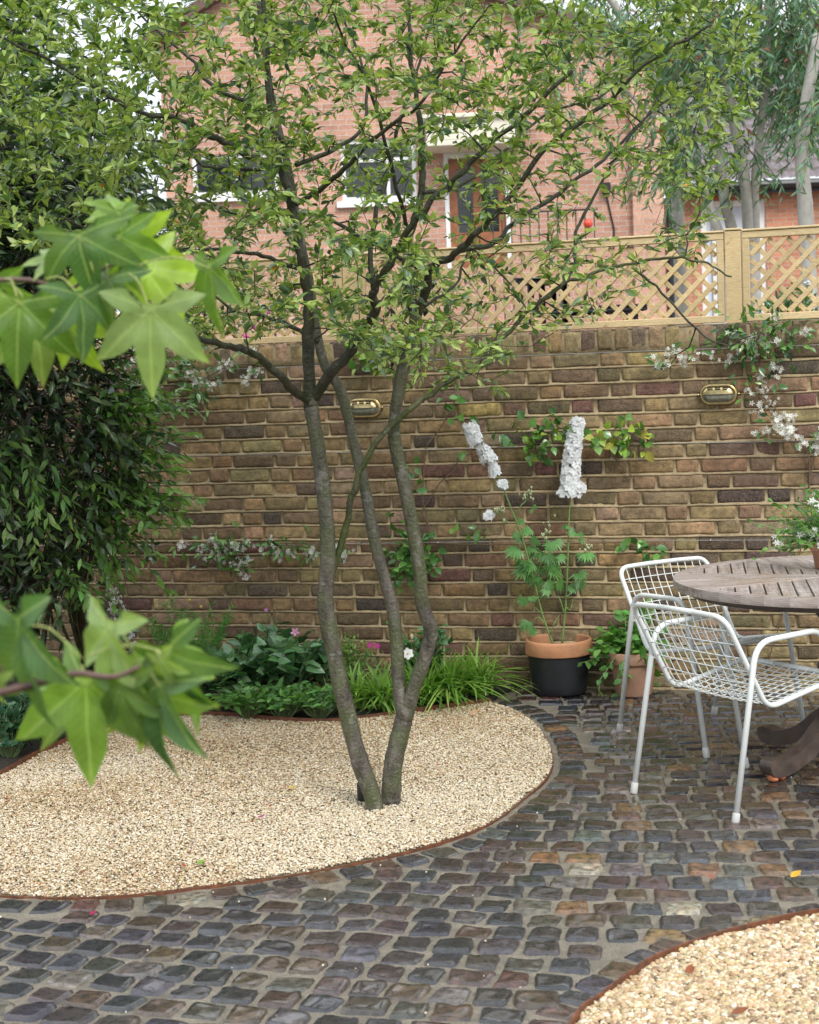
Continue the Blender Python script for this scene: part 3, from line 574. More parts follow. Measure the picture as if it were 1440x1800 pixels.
# grow twigs towards points spread through the crown's volume
rt = np.random.default_rng(77)
nodes = [np.array(l[0]) for l in limbs.values() ]; nr = [l[1] for l in limbs.values()]
NP_ = []; NR_ = []
for k, l in limbs.items():
    if k in ('L', 'R'): continue
    pp, rr = l; m0 = 0 if k not in ('R1', 'R2', 'X') else int(len(pp) * .55)
    NP_.append(pp[m0:]); NR_.append(rr[m0:])
NP_ = np.concatenate(NP_); NR_ = np.concatenate(NR_)
ylow_x = [-300, 0, 100, 200, 340, 450, 520, 600, 650, 700, 790, 880, 950, 1000, 1100, 1200, 1300, 1340]
ylow_y = [380, 430, 470, 520, 640, 590, 560, 600, 640, 680, 690, 700, 610, 600, 520, 470, 330, 150]
T = []
while len(T) < 4200:
    x = rt.uniform(-330, 1335); y = rt.uniform(-420, 700)
    if y > np.interp(x, ylow_x, ylow_y): continue
    e = (x - 560) / 850; h = 1.15 * math.sqrt(max(.02, 1 - e * e)); Y = YT + .05 + rt.uniform(-h, h)
    wgt = 1.0
    if x > 760 and y > 260: wgt = .46
    if x > 900 and y > 330: wgt = .24
    if x > 900 and y < 260: wgt = .62
    if x < 420 and y > 300: wgt = .6
    if 500 < x < 760 and 150 < y < 420: wgt = .55
    if 560 < x < 1000 and y < 160: wgt = .8
    if y < -60: wgt = .5
    if rt.random() > wgt: continue
    T.append(P(x, y, Y))
T = np.array(T)
T = np.concatenate([T, [P(1284, 590, YT - .3), P(1330, 600, YT - .35), P(1180, 640, YT - .1)]])
d0 = np.array([np.min(np.sum((NP_ - t) ** 2, 1)) for t in T]); T = T[np.argsort(d0)]
twigs = []; ends = []
for t in T:
    d = np.sum((NP_ - t) ** 2, 1) * (1 + .8 * (NP_[:, 2] > t[2] + .05)); j = int(np.argmin(d)); a = NP_[j]; L_ = np.linalg.norm(t - a)
    if L_ < .05 or L_ > .75: continue
    n = max(3, int(L_ / .045)); s = np.linspace(0, 1, n + 1)[:, None]; sag = np.array([0, 0, 1.0]) * rt.uniform(-.12, .10) * L_
    c = a + (t - a) * s + sag * (4 * s * (1 - s)) + rt.normal(0, .0085, (n + 1, 3)) * np.sin(np.pi * np.clip(s, 0, 1)) * (1 + L_ * 2)
    r0 = min(NR_[j] * .7, .0022 + .006 * L_); rr = np.linspace(r0, .0011, n + 1)
    twigs.append((c, rr)); NP_ = np.concatenate([NP_, c[1:]]); NR_ = np.concatenate([NR_, rr[1:]]); ends.append(c)
base = np.array([*G(672, 1425)[:2], 0]); TREE = empty('multi_stem_tree', base); tag(TREE, 'multi stemmed tree with mossy grey stems and a spreading crown growing out of the gravel', 'tree')
inv = Matrix.Translation(-Vector(base))
def tpart(mb, nm, mat, par=TREE, iv=inv, **k):
    o = mb.build(nm, mat, par, **k); o.matrix_parent_inverse = iv; return o
mb = MB()
for k in ('L', 'R', 'R1', 'R2'):
    p, r_ = limbs[k]; s = np.linspace(0, 1, len(p)); r2 = r_ * (1 + .025 * np.sin(s * 38 + len(k)) + .02 * np.sin(s * 71)); p = smoothpath(p, 3); r2 = np.interp(np.linspace(0, 1, len(p)), s, r2); tube(mb, p, r2, 14, (1.0, 1.0, 1.0), lump=.02)
for (x, y, yy, r_) in ((547, 708, 0, .0265), (712, 1256, .09, .0325), (731, 556, -.02, .0215)):
    V, F = I2; c_ = P(x, y, YT + yy); mb.add(V * (1 + .1 * wob(V, 3, int(x)))[:, None] * r_ * np.array([1, 1, 1.25]) + c_, F)
tpart(mb, 'trunk', M_BARK)
mb = MB()
for k, (p, r_) in limbs.items():
    if k in ('L', 'R', 'R1', 'R2'): continue
    s = np.linspace(0, 1, len(p)); pj = p + rt.normal(0, .003, p.shape) * np.minimum(1, s * 8)[:, None]; tube(mb, smoothpath(pj, 2), np.interp(np.linspace(0, 1, 2 * len(p) - 1), s, r_ * (1 + .04 * np.sin(s * 45 + len(k)))), 9, (.42, .45, .33) if k != 'X' else (.8, .95, .5), lump=.03)
tpart(mb, 'branches', M_BARK)
mb = MB()
for c, rr in twigs: tube(mb, c, rr * 1.3, 5, (.2, .18, .17), cap=False)
tpart(mb, 'twigs', M_BARK)
# leaves along the twigs
lp, ld, ln, ls, lc = [], [], [], [], []
GREENS = [(.22, .32, .075), (.12, .21, .06), (.31, .41, .11), (.065, .12, .06), (.44, .53, .15), (.23, .31, .2)]
up = np.array([0, 0, 1.0])
for c in ends:
    n = len(c); dirs = norm(np.gradient(c, axis=0)); dens = 1.0
    high = np.clip((c[-1][2] - 1.9) / 1.0, 0, 1)
    k = int(rt.integers(9, 17)); young = rt.random() < .25 + .45 * high
    for q in range(k):
        f = (1 - (q / k) ** 1.0 * .75) if q else 1.0; i = f * (n - 1); i0 = min(int(i), n - 2); pos = c[i0] + (c[i0 + 1] - c[i0]) * (i - i0); t = dirs[i0]
        side = norm(np.cross(t, up) + 1e-3) * (1 if q % 2 else -1); d = norm(t * rt.uniform(.35, 1.0) + side * rt.uniform(.4, 1.0) + up * rt.normal(.12, .35) + rt.normal(0, .2, 3)) if q else norm(t + rt.normal(0, .3, 3))
        nn = norm(up * rt.uniform(.5, 1.1) + rt.normal(0, .45, 3)); s = rt.uniform(.025, .047) * (.85 if q == 0 else 1)
        lp.append(pos + d * .006); ld.append(d); ln.append(nn); ls.append(s)
        col = np.array(GREENS[rt.choice(6, p=[.26, .2, .2, .13, .13, .08])])
        if young and q < 4: col = col * .4 + np.array((.42, .48, .17)) * .6
        lc.append(col * rt.uniform(.8, 1.2))
lp, ld, ln, ls, lc = map(np.array, (lp, ld, ln, ls, lc))
ye = rt.random(len(lp)) < .0012; lc[ye] = (.6, .26, .03)
tv, tf = leaf_t(.42, .35, .2, 4); mb = MB(); lsz = np.stack([ls * rt.uniform(.8, 1.15, len(ls)), ls, ls], -1); scatter(mb, tv, tf, lp, rot_from(ld, ln), lsz, lc); tpart(mb, 'foliage', M_LEAF)
print('tree leaves', len(lp), 'twigs', len(twigs))
# ------------------------------------------------------------------ generic leafy shrub built of shoots
def shoots(mbw, mbl, starts, dirs, lens, leafn, lsize, cols, wts, rng, w=.36, droop=.3, fold=.25, up_=.6, tw=.0018, jit=.14, spread=.8, young=0.0, tmpl=None, colw=(.5, .42, .35), ends_only=0.0):
    tv, tf = tmpl or leaf_t(w, fold, .2, 3); P_, D_, N_, S_ = [], [], [], []; yy = []
    for a, d, l in zip(starts, dirs, lens):
        n = max(4, int(l / .05)); s = np.linspace(0, 1, n + 1)[:, None]; c = a + d * l * s + np.array([0, 0, -1.0]) * droop * l * s ** 2 + rng.normal(0, .012, (n + 1, 3)) * s
        if mbw is not None: tube(mbw, c, np.linspace(tw * 1.6, tw * .5, n + 1), 4, colw, cap=False)
        t = norm(np.gradient(c, axis=0)); k = max(2, int(leafn * l))
        for q in range(k):
            f = ends_only + (1 - ends_only) * (q + .7) / k; i = min(f, 1) * (n - .001); i0 = int(i); pos = c[i0] + (c[min(i0 + 1, n)] - c[i0]) * (i - i0); tt = t[i0]
            side = norm(np.cross(tt, up) + 1e-3) * (1 if q % 2 else -1); dd = norm(tt * rng.uniform(.3, 1.0) + side * rng.uniform(.4, 1) * spread + rng.normal(0, .25, 3) - up * .15)
            P_.append(pos); D_.append(dd); N_.append(norm(up * up_ + rng.normal(0, .5, 3))); S_.append(rng.uniform(*lsize) * (1 - .25 * (f > .93))); yy.append(f)
    P_, D_, N_, S_, yy = map(np.array, (P_, D_, N_, S_, yy)); C = pal(cols, wts, len(P_), jit, rng)
    if young: mk = (yy > .7)[:, None] * young * rng.random((len(P_), 1)); C = C * (1 - mk) + np.array((.22, .33, .06)) * mk
    scatter(mbl, tv, tf, P_, rot_from(D_, N_), S_, C); return P_, D_
# tall evergreen on the left, between the camera side of the bed and the wall
rh = np.random.default_rng(5)
def vol_tree(name, label, cat, centre, blobs, nshoot, lsize, cols, wts, leafn=26, w=.34, mat=None, droop=.4, slen=(.25, .5), trunk=None, rng=rh, young=.4, fold=.25, outward=1.0, group=None):
    o = empty(name, centre); tag(o, label, cat, group); iv = Matrix.Translation(-Vector(centre)); mbw, mbl = MB(), MB()
    B = np.array(blobs); vol = B[:, 3] * B[:, 4] * B[:, 5]; k = rng.choice(len(B), nshoot, p=vol / vol.sum()); dr = norm(rng.normal(size=(nshoot, 3))); rad = rng.random(nshoot) ** .38
    st = B[k, :3] + dr * rad[:, None] * B[k, 3:6]; d = norm(dr * outward * np.array([1, 1, .6]) + rng.normal(0, .45, (nshoot, 3)) + np.array([0, 0, .15])); ln_ = rng.uniform(*slen, nshoot)
    shoots(mbw, mbl, st - d * ln_[:, None] * .6, d, ln_, leafn, lsize, cols, wts, rng, w=w, droop=droop, young=young, fold=fold)
    cs = np.array(centre, float)
    if trunk:
        for tp, r0 in trunk: tube(mbw, smoothpath(tp, 5), np.linspace(r0, r0 * .3, (len(tp) - 1) * 5 + 1), 8, (.7, .55, .4), lump=.05)
    for b in B:                         # limbs into each clump
        a = cs + np.array([0, 0, min(.5, b[2] * .3)]); e = b[:3]; mpt = (a + e) / 2 + rng.normal(0, .08, 3); pts = smoothpath([a, mpt, e], 6); tube(mbw, pts, np.linspace(.016, .006, len(pts)), 6, (.7, .55, .4), lump=.05)
    q = mbw.build('branches', M_BARK, o); q.matrix_parent_inverse = iv; q = mbl.build('foliage', mat or M_GLOSSLEAF, o); q.matrix_parent_inverse = iv; return o
def PB(x, y, Y, rx, ry, rz): return (*P(x, y, Y), rx, ry, rz)
DG = [(.025, .06, .022), (.038, .09, .026), (.065, .14, .036), (.018, .04, .021), (.034, .07, .04)]
blobs = [PB(-40, 1000, 7.2, .45, .4, .3), PB(60, 880, 7.2, .45, .4, .35), PB(150, 760, 7.3, .38, .35, .35), PB(40, 680, 7.1, .5, .4, .4), PB(180, 640, 7.3, .3, .3, .3), PB(-100, 800, 7.0, .5, .5, .6), PB(20, 500, 7.1, .55, .45, .45), PB(140, 470, 7.3, .35, .35, .35),
         PB(30, 330, 7.2, .5, .45, .4), PB(130, 300, 7.3, .32, .35, .3), PB(-100, 500, 6.9, .5, .5, .8), PB(-180, 250, 7.0, .6, .5, .6), PB(10, 200, 7.4, .35, .4, .25), PB(190, 860, 7.35, .22, .25, .18), PB(120, 960, 7.3, .28, .3, .2)]
tr_ = [([G(25, 1275) * 0 + np.array([*G(60, 1255)[:2], 0]), P(35, 1100, 7.3), P(50, 1000, 7.3), P(60, 880, 7.25), P(40, 680, 7.2), P(30, 330, 7.2)], .022), ([np.array([*G(60, 1255)[:2], 0]), P(85, 1080, 7.25), P(130, 960, 7.2), P(150, 800, 7.2)], .016)]
vol_tree('evergreen_shrub', 'tall dark evergreen shrub filling the left corner below the wall top', 'shrub', (*G(50, 1258)[:2], 0), blobs, 2100, (.05, .085), DG, [3, 3, 3, 2, 2], 22, .34, trunk=tr_, young=.35, slen=(.22, .45))
# arching lighter sprays reaching right over the wall
sp_ = [((200, 700), (330, 660), 7.3), ((210, 790), (310, 765), 7.35), ((200, 800), (310, 735), 7.3), ((210, 880), (350, 880), 7.3), ((200, 860), (300, 850), 7.4), ((150, 900), (260, 1040), 7.2), ((140, 760), (300, 800), 7.3), ((100, 1000), (180, 1080), 7.1), ((180, 940), (225, 985), 7.3), ((170, 620), (300, 600), 7.3), ((210, 740), (320, 700), 7.4), ((40, 750), (95, 960), 6.9), ((190, 830), (330, 890), 7.3), ((150, 700), (260, 720), 7.2), ((160, 870), (270, 900), 7.2)]
mbw, mbl = MB(), MB(); st = np.array([P(a[0], a[1], Y) for a, b, Y in sp_]); en = np.array([P(b[0], b[1], Y - .15) for a, b, Y in sp_]); dd = en - st
for rep in range(7):
    jt = rh.normal(0, .05, st.shape); L_ = np.linalg.norm(dd, axis=1) * (1.05 - .07 * rep); shoots(mbw, mbl, st + jt * (rep > 0), norm(dd + jt), L_, 46, (.05, .08), [(.11, .25, .05), (.17, .34, .07), (.07, .16, .045)], [3, 2, 2], rh, w=.32, droop=.08, young=.7, tw=.002)
sb = np.array([*G(170, 1240)[:2], 0]); o = empty('spraying_shrub', sb); tag(o, 'shrub with arching sprays of narrow bright green leaves against the left end of the wall', 'shrub'); iv = Matrix.Translation(-Vector(sb))
for a in st: tube(mbw, smoothpath([sb, (sb + a) / 2 + np.array([-.1, -.05, .1]), a], 5), np.linspace(.01, .004, 11), 6, (.7, .55, .4))
tpart(mbw, 'branches', M_BARK, o, iv); tpart(mbl, 'foliage', M_LEAF, o, iv)
# a taller tree beyond the wall at the upper left
TB = [(.04, .085, .025), (.06, .12, .03), (.03, .06, .025)]
bl = [(*P(x, y, Y), rx, ry, rz) for x, y, Y, rx, ry, rz in ((40, 260, 13, 1.1, 1, .8), (-150, 120, 13, 1.3, 1.2, 1.2), (190, 330, 13, .7, .8, .7), (120, 150, 13.4, .5, .6, .45), (-40, 480, 13, 1.2, 1, 1), (20, 40, 13.5, .5, .6, .35), (200, 480, 13, .9, .8, .6), (-250, -100, 13, 1.4, 1.2, 1.0))]
vol_tree('broadleaf_tree', 'dense dark green tree beyond the wall behind the upper left of the crown', 'tree', (*P(0, 600, 13.2)[:2], 0), bl, 1100, (.10, .17), TB, [3, 2, 2], 15, .5, mat=M_LEAF, slen=(.4, .8), young=.2)
# ------------------------------------------------------------------ sweetgum leaves close to the camera
def gum_template():
    """five-lobed star, dense enough to droop: returns verts on z=0 with unit middle lobe, faces, vein weight"""
    lobes = [(90, 1.0, .19), (38, .93, .17), (142, .93, .17), (-18, .70, .14), (198, .70, .14)]
    ctrl = []
    def lobe(a, L_, w_): 
        a = math.radians(a); d = np.array([math.cos(a), math.sin(a)]); s = np.array([-d[1], d[0]]); o = []
        for f, ww in ((.44, -1.0), (.55, -1.0), (.66, -.86), (.77, -.62), (.89, -.3), (1.0, 0), (.89, .3), (.77, .62), (.66, .86), (.55, 1.0), (.44, 1.0)): o.append(d * L_ * f + s * w_ * L_ * ww * 1.0)
        return o
    order = [(-14, .74, .17), (38, .95, .185), (90, 1.0, .19), (142, .95, .185), (194, .74, .17)]
    out_ = [np.array([.10, -.06]), np.array([.28, -.17])]
    for i, (a, l, w_) in enumerate(order): out_ += lobe(a, l, w_)
    out_ += [np.array([-.28, -.17]), np.array([-.10, -.06])]
    O = np.array(out_); n = len(O); O = O + np.random.default_rng(4).normal(0, .004, O.shape); V = [np.array([0, 0])]; rings = [.2, .4, .6, .8, 1.0]
    # shrink towards centre along radial direction, rings
    c0 = np.array([0, .08]); V = [c0]; F = []
    for r_ in rings: V += [c0 + (p - c0) * r_ for p in O]
    for i in range(n - 1): F.append((0, 1 + i, 1 + i + 1))
    F.append((0, n, 1))
    for k in range(len(rings) - 1):
        for i in range(n): j = (i + 1) % n; a = 1 + k * n; b = a + n; F.append((a + i, b + i, b + j, a + j))
    V = np.array(V); ang = np.degrees(np.arctan2(V[:, 1] , V[:, 0] )); la = np.array([90, 38, 142, -18, 198 - 360]); dmin = np.min(np.abs((ang[:, None] - la[None] + 180) % 360 - 180), 1)
    rad = np.linalg.norm(V, axis=1); off = rad * np.sin(np.radians(np.minimum(dmin, 60))); return np.c_[V, np.zeros(len(V))], F, off
GV, GF, GOFF = gum_template()
def gumleaf(par, iv, bx, by, Y, tipx, tipy, size_px, col, yaw=0.0, curl=.25, fold=.5, wd=1.0, petiole=None, nearer=0.0, tips=None):
    """base pixel, distance, tip pixel; yaw turns the blade about its own axis"""
    b = P(bx, by, Y); t = P(tipx, tipy, Y + nearer); ax = norm(t - b); L_ = size_px * .86 / F_PX * Y
    view = norm(CAM - b); nn = norm(view - ax * (view @ ax)); sd_ = np.cross(ax, nn); ca, sa = math.cos(yaw), math.sin(yaw); nn, sd_ = nn * ca + sd_ * sa, sd_ * ca - nn * sa
    V = GV.copy() * np.array([wd, 1, 1]); r2 = V[:, 0] ** 2 + V[:, 1] ** 2; z = fold * GOFF * .6 - curl * (np.maximum(0, V[:, 1]) ** 2) * .6 - curl * .7 * V[:, 0] ** 2 + .02 * np.sin(V[:, 0] * 9 + bx) + .015 * np.sin(V[:, 1] * 13 + by)
    V3 = b + L_ * (V[:, :1] * sd_ + V[:, 1:2] * ax + z[:, None] * nn)
    vein = np.clip(1 - GOFF / .025, 0, 1); C = np.array(col)[None] * (1 + .35 * vein[:, None] * np.array([1.1, 1, .7])); rimr = np.clip((np.sqrt(r2) - .88) / .12, 0, 1)[:, None] * (.5 if (int(bx) % 3 == 0) else .12)
    C = C * (1 - rimr) + np.array((.25, .12, .06)) * rimr; mb = MB(); mb.add(V3, GF, C); o = mb.build('leaf', M_GUM, par); o.matrix_parent_inverse = iv
    at = o.data.attributes.new('leafuv', 'FLOAT_VECTOR', 'POINT'); at.data.foreach_set('vector', (GV).astype(np.float32).ravel())
    if petiole is not None:
        p = P(petiole[0], petiole[1], Y + .01); mid = (p + b) / 2 + np.array([0, 0, .012]); mb = MB(); pts = smoothpath([p, mid, b + L_ * .05 * ax], 6); tube(mb, pts, .0013, 6, (.30, .34, .1)); q = mb.build('petiole', M_TWIG, o); q.matrix_parent_inverse = Matrix.Identity(4); q.matrix_parent_inverse = iv if False else Matrix.Identity(4); q.parent = o
        q.matrix_parent_inverse = (iv.inverted() @ Matrix.Identity(4)).inverted() if False else o.matrix_world.inverted() if False else Matrix.Identity(4)
    return o
M_TWIG = attrmat('twig', .5, .3, 200, .0006)
def gumbranch(label, twigpts, Y, r0, leaves):
    b = P(*twigpts[0], Y); b = Vector((0, 0, 0)); o = empty('sweetgum_branch', (0, 0, 0)); tag(o, label, 'branch'); iv = Matrix.Identity(4)
    base = P(*twigpts[0], Y); o.location = tuple(base); iv = Matrix.Translation(-Vector(base)); mb = MB()
    pts = smoothpath([P(x, y, Y + dy) for (x, y), dy in zip(twigpts, np.linspace(0, .0, len(twigpts)))], 5); tube(mb, pts, np.linspace(r0, r0 * .45, len(pts)), 8, (.11, .06, .045), lump=.05); q = mb.build('twig', M_TWIG, o); q.matrix_parent_inverse = iv
    for lf in leaves: gumleaf(o, iv, **lf)
    return o
DK, MD, LT, YG, PL = (.075, .155, .05), (.12, .22, .045), (.18, .30, .05), (.28, .42, .045), (.24, .34, .12)
D = dict
up_leaves = [
 D(bx=225, by=418, Y=2.46, tipx=318, tipy=455, size_px=120, col=YG, yaw=.5, curl=.2, petiole=(190, 465)),
 D(bx=252, by=470, Y=2.42, tipx=332, tipy=575, size_px=150, col=YG, yaw=-.3, curl=.3, petiole=(205, 470)),
 D(bx=206, by=372, Y=2.40, tipx=158, tipy=352, size_px=75, col=LT, yaw=.9, curl=.3, fold=.7, petiole=(205, 460)),
 D(bx=208, by=374, Y=2.38, tipx=222, tipy=470, size_px=105, col=MD, yaw=-.9, curl=.3, petiole=(205, 460)),
 D(bx=210, by=414, Y=2.36, tipx=245, tipy=545, size_px=130, col=MD, yaw=.6, curl=.35, petiole=(190, 470)),
 D(bx=137, by=413, Y=2.28, tipx=158, tipy=540, size_px=140, col=DK, yaw=.3, curl=.8, fold=.3, wd=1.1, petiole=(165, 480)),
 D(bx=35, by=531, Y=2.25, tipx=22, tipy=690, size_px=178, col=MD, yaw=.15, curl=.55, wd=.95, petiole=(10, 490)),
 D(bx=60, by=560, Y=2.33, tipx=92, tipy=700, size_px=140, col=PL, yaw=-.4, curl=.4, petiole=(10, 495)),
 D(bx=142, by=518, Y=2.26, tipx=165, tipy=640, size_px=140, col=DK, yaw=-.8, curl=.4, petiole=(80, 490)),
 D(bx=120, by=565, Y=2.38, tipx=180, tipy=672, size_px=125, col=YG, yaw=.7, curl=.3, petiole=(90, 500)),
 D(bx=192, by=490, Y=2.32, tipx=178, tipy=625, size_px=140, col=DK, yaw=1.0, curl=.7, petiole=(185, 470)),
 D(bx=175, by=480, Y=2.42, tipx=150, tipy=590, size_px=115, col=YG, yaw=.4, curl=.4, petiole=(185, 470)),
 D(bx=265, by=543, Y=2.27, tipx=263, tipy=712, size_px=185, col=PL, yaw=.2, curl=.35, fold=.35, wd=.85, petiole=(225, 480)),
 D(bx=372, by=466, Y=2.30, tipx=378, tipy=622, size_px=155, col=MD, yaw=1.15, curl=.3, fold=.8, petiole=(240, 467)),
 D(bx=100, by=456, Y=2.35, tipx=30, tipy=462, size_px=75, col=PL, yaw=1.0, curl=.2, petiole=(120, 490)),
 D(bx=-10, by=500, Y=2.4, tipx=40, tipy=520, size_px=90, col=MD, yaw=.8, curl=.3, petiole=(-40, 500)),
]
gumbranch('upper foreground twig bunched with large star shaped leaves at the level of the trellis', [(-120, 560), (-30, 500), (50, 492), (120, 508), (150, 490), (200, 465), (240, 466)], 2.33, .004, up_leaves)
lo_leaves = [
 D(bx=152, by=1196, Y=1.90, tipx=158, tipy=1406, size_px=232, col=LT, yaw=.35, curl=.15, fold=.35, wd=.95, petiole=(140, 1180)),
 D(bx=193, by=1100, Y=1.86, tipx=168, tipy=1290, size_px=200, col=PL, yaw=1.0, curl=.35, fold=.6, wd=.8, petiole=(248, 1175)),
 D(bx=242, by=1190, Y=1.95, tipx=262, tipy=1320, size_px=165, col=YG, yaw=-.9, curl=.3, fold=.6, wd=.85, petiole=(240, 1190)),
 D(bx=34, by=1090, Y=1.78, tipx=76, tipy=1312, size_px=250, col=DK, yaw=1.1, curl=.3, fold=.9, wd=.75, petiole=(143, 1158)),
 D(bx=215, by=1205, Y=1.84, tipx=250, tipy=1325, size_px=150, col=MD, yaw=.9, curl=.3, fold=.8, petiole=(215, 1190)),
 D(bx=295, by=1148, Y=1.92, tipx=372, tipy=1280, size_px=190, col=LT, yaw=-.8, curl=.4, fold=.5, wd=.9, petiole=(148, 1157)),
 D(bx=292, by=1142, Y=1.85, tipx=352, tipy=1262, size_px=170, col=DK, yaw=.8, curl=.6, fold=.6, wd=.9, petiole=(148, 1157)),
 D(bx=283, by=1156, Y=1.80, tipx=318, tipy=1222, size_px=90, col=PL, yaw=1.1, curl=.2, fold=.8, petiole=(270, 1170)),
 D(bx=282, by=1200, Y=1.82, tipx=250, tipy=1385, size_px=215, col=DK, yaw=1.0, curl=.7, fold=.9, wd=.8, petiole=(240, 1190)),
 D(bx=270, by=1220, Y=1.88, tipx=335, tipy=1332, size_px=150, col=LT, yaw=.6, curl=.3, fold=.5, petiole=(240, 1190)),
 D(bx=150, by=1200, Y=1.98, tipx=60, tipy=1320, size_px=180, col=MD, yaw=.5, curl=.2, fold=.3, wd=.85, petiole=(140, 1185)),
 D(bx=-20, by=1200, Y=1.8, tipx=48, tipy=1228, size_px=75, col=PL, yaw=.9, curl=.2, petiole=(-60, 1180)),
]
gumbranch('lower foreground twig with large drooping star shaped leaves in front of the gravel', [(-160, 1260), (-40, 1225), (30, 1210), (90, 1194), (135, 1184), (180, 1189), (210, 1188), (245, 1172)], 1.79, .0058, lo_leaves)
# ------------------------------------------------------------------ neighbour's side
mb = MB(); gridplane(mb, -9, 12, 8.9, 40, 1.28, 1.5); M_TERR = plain('terrace_stone', (.2, .18, .15), .8, var=.3, scale=3)
mb.build('raised_terrace', M_TERR, kind='structure')
def housebrick(name, c1, c2, mort, sc=1.0):
    M = NM(name); mp = M.n('Mapping'); M.set(mp.inputs['Vector'], M.obj()); mp.inputs['Rotation'].default_value = (math.radians(90), 0, 0); b = M.n('TexBrick')
    M.set(b.inputs['Vector'], mp.outputs[0]); b.inputs['Color1'].default_value = (*c1, 1); b.inputs['Color2'].default_value = (*c2, 1); b.inputs['Mortar'].default_value = (*mort, 1)
    b.inputs['Scale'].default_value = 1; b.inputs['Brick Width'].default_value = .225; b.inputs['Row Height'].default_value = .075; b.inputs['Mortar Size'].default_value = .007; b.inputs['Mortar Smooth'].default_value = .2; b.inputs['Bias'].default_value = -.1
    n = M.noise(1.2, 4); n2 = M.noise(40, 3); c = M.mixc(1.0, M.mixc(1.0, b.outputs[0], M.ramp(n, [(.3, .8), (.7, 1.15)]), 'MULTIPLY'), M.ramp(n2, [(.3, .75), (.7, 1.2)]), 'MULTIPLY'); M.P(Base_Color=c, Roughness=.8); M.bump(b.outputs['Fac'], -.01 if False else .008); return M.m
M_HB = housebrick('red_house_brick', (.56, .30, .21), (.40, .205, .15), (.57, .47, .38)); M_HB2 = housebrick('orange_house_brick', (.6, .26, .15), (.46, .19, .115), (.55, .43, .33))
M_WHITE = plain('white_paint', (.78, .78, .76), .4, var=.06, scale=8); M_DGLASS = plain('window_glass', (.015, .018, .022), .08, var=.3, scale=3, spec=.8); M_BLACK = plain('black_plastic', (.012, .012, .014), .4, var=.2)
M_DOOR = plain('varnished_door', (.3, .11, .045), .35, var=.3, scale=14); M_CREAM = plain('cream_paint', (.7, .66, .55), .5, var=.12, scale=6); M_CURT = plain('net_curtain', (.55, .6, .66), .7, var=.08, scale=5); M_RTILE = plain('clay_verge_tile', (.12, .07, .055), .7, var=.4, scale=12)
class Bld:
    def __init__(s, name, Y, label, cat='house'):
        s.Y = Y; s.o = empty(name, (0, Y, 0)); tag(s.o, label, cat); s.iv = Matrix.Translation(-Vector((0, Y, 0)))
    def xz(s, x, y): p = P(x, y, s.Y); return p[0], p[2]
    def rect(s, x0, y0, x1, y1):
        a = s.xz(x0, y0); b = s.xz(x1, y0); c = s.xz(x0, y1); d = s.xz(x1, y1); return (a[0] + c[0]) / 2, (c[1] + d[1]) / 2, (b[0] + d[0]) / 2, (a[1] + b[1]) / 2   # x0,z0,x1,z1
    def fin(s, mb, nm, mat, par=None, **k):
        q = mb.build(nm, mat, par or s.o, smooth=False, **k); q.matrix_parent_inverse = s.iv if par is None else Matrix.Identity(4); return q
    def bx(s, mb, x0, z0, x1, z1, y0, y1, bev=.0): box(mb, ((x0 + x1) / 2, s.Y + (y0 + y1) / 2, (z0 + z1) / 2), (x1 - x0, y1 - y0, z1 - z0), bev=bev)
def wall_with_holes(mb, Y, x0, x1, z0, z1, holes, depth=.3):
    xs = sorted({x0, x1, *[h[0] for h in holes], *[h[2] for h in holes]}); zs_ = sorted({z0, z1, *[h[1] for h in holes], *[h[3] for h in holes]})
    for a, b in zip(xs[:-1], xs[1:]):
        for c, d in zip(zs_[:-1], zs_[1:]):
            cx, cz = (a + b) / 2, (c + d) / 2
            if any(h[0] < cx < h[2] and h[1] < cz < h[3] for h in holes): continue
            V = [(a, Y, c), (b, Y, c), (b, Y, d), (a, Y, d)]; mb.add(V, [(0, 1, 2, 3)])
    for h in holes:
        a, c, b, d = h; mb.add([(a, Y, c), (b, Y, c), (b, Y, d), (a, Y, d), (a, Y + depth, c), (b, Y + depth, c), (b, Y + depth, d), (a, Y + depth, d)], [(0, 4, 5, 1), (1, 5, 6, 2), (2, 6, 7, 3), (3, 7, 4, 0)])
def window(B, r, bars=(), sill=True, fw=.06, pane=None):
    x0, z0, x1, z1 = r; mb = MB(); B.bx(mb, x0, z0, x0 + fw, z1, .04, .12); B.bx(mb, x1 - fw, z0, x1, z1, .04, .12); B.bx(mb, x0 + fw, z0, x1 - fw, z0 + fw, .042, .12); B.bx(mb, x0 + fw, z1 - fw, x1 - fw, z1, .042, .12)
    for t, f in bars:
        if t == 'v': c = x0 + (x1 - x0) * f; B.bx(mb, c - .025, z0 + fw, c + .025, z1 - fw, .045, .11)
        else: c = z0 + (z1 - z0) * f; B.bx(mb, x0 + fw, c - .025, x1 - fw, c + .025, .05, .105)
    f = B.fin(mb, 'window_frame', M_WHITE); mb = MB(); mb.add([(x0, B.Y + .1, z0), (x1, B.Y + .1, z0), (x1, B.Y + .1, z1), (x0, B.Y + .1, z1)], [(0, 1, 2, 3)]); g = B.fin(mb, 'pane', pane or M_DGLASS)
    if sill: mb = MB(); B.bx(mb, x0 - .08, z0 - .09, x1 + .08, z0 - .002, -.08, .05); B.fin(mb, 'sill', M_WHITE)
H = Bld('brick_house', 23.0, 'two storey red brick house with a cream porch hood, seen through the tree crown')
wa = H.rect(338, 270, 490, 343); wb = H.rect(600, 243, 732, 352); do = H.rect(783, 268, 897, 470); xr = H.xz(1168, 400)[0]; xl = H.xz(290, 300)[0]; zE = H.xz(1100, 92)[1]
zl = H.xz(300, 60)[1]; xA = H.xz(540, 0)[0]; zA = H.xz(540, -95)[1]
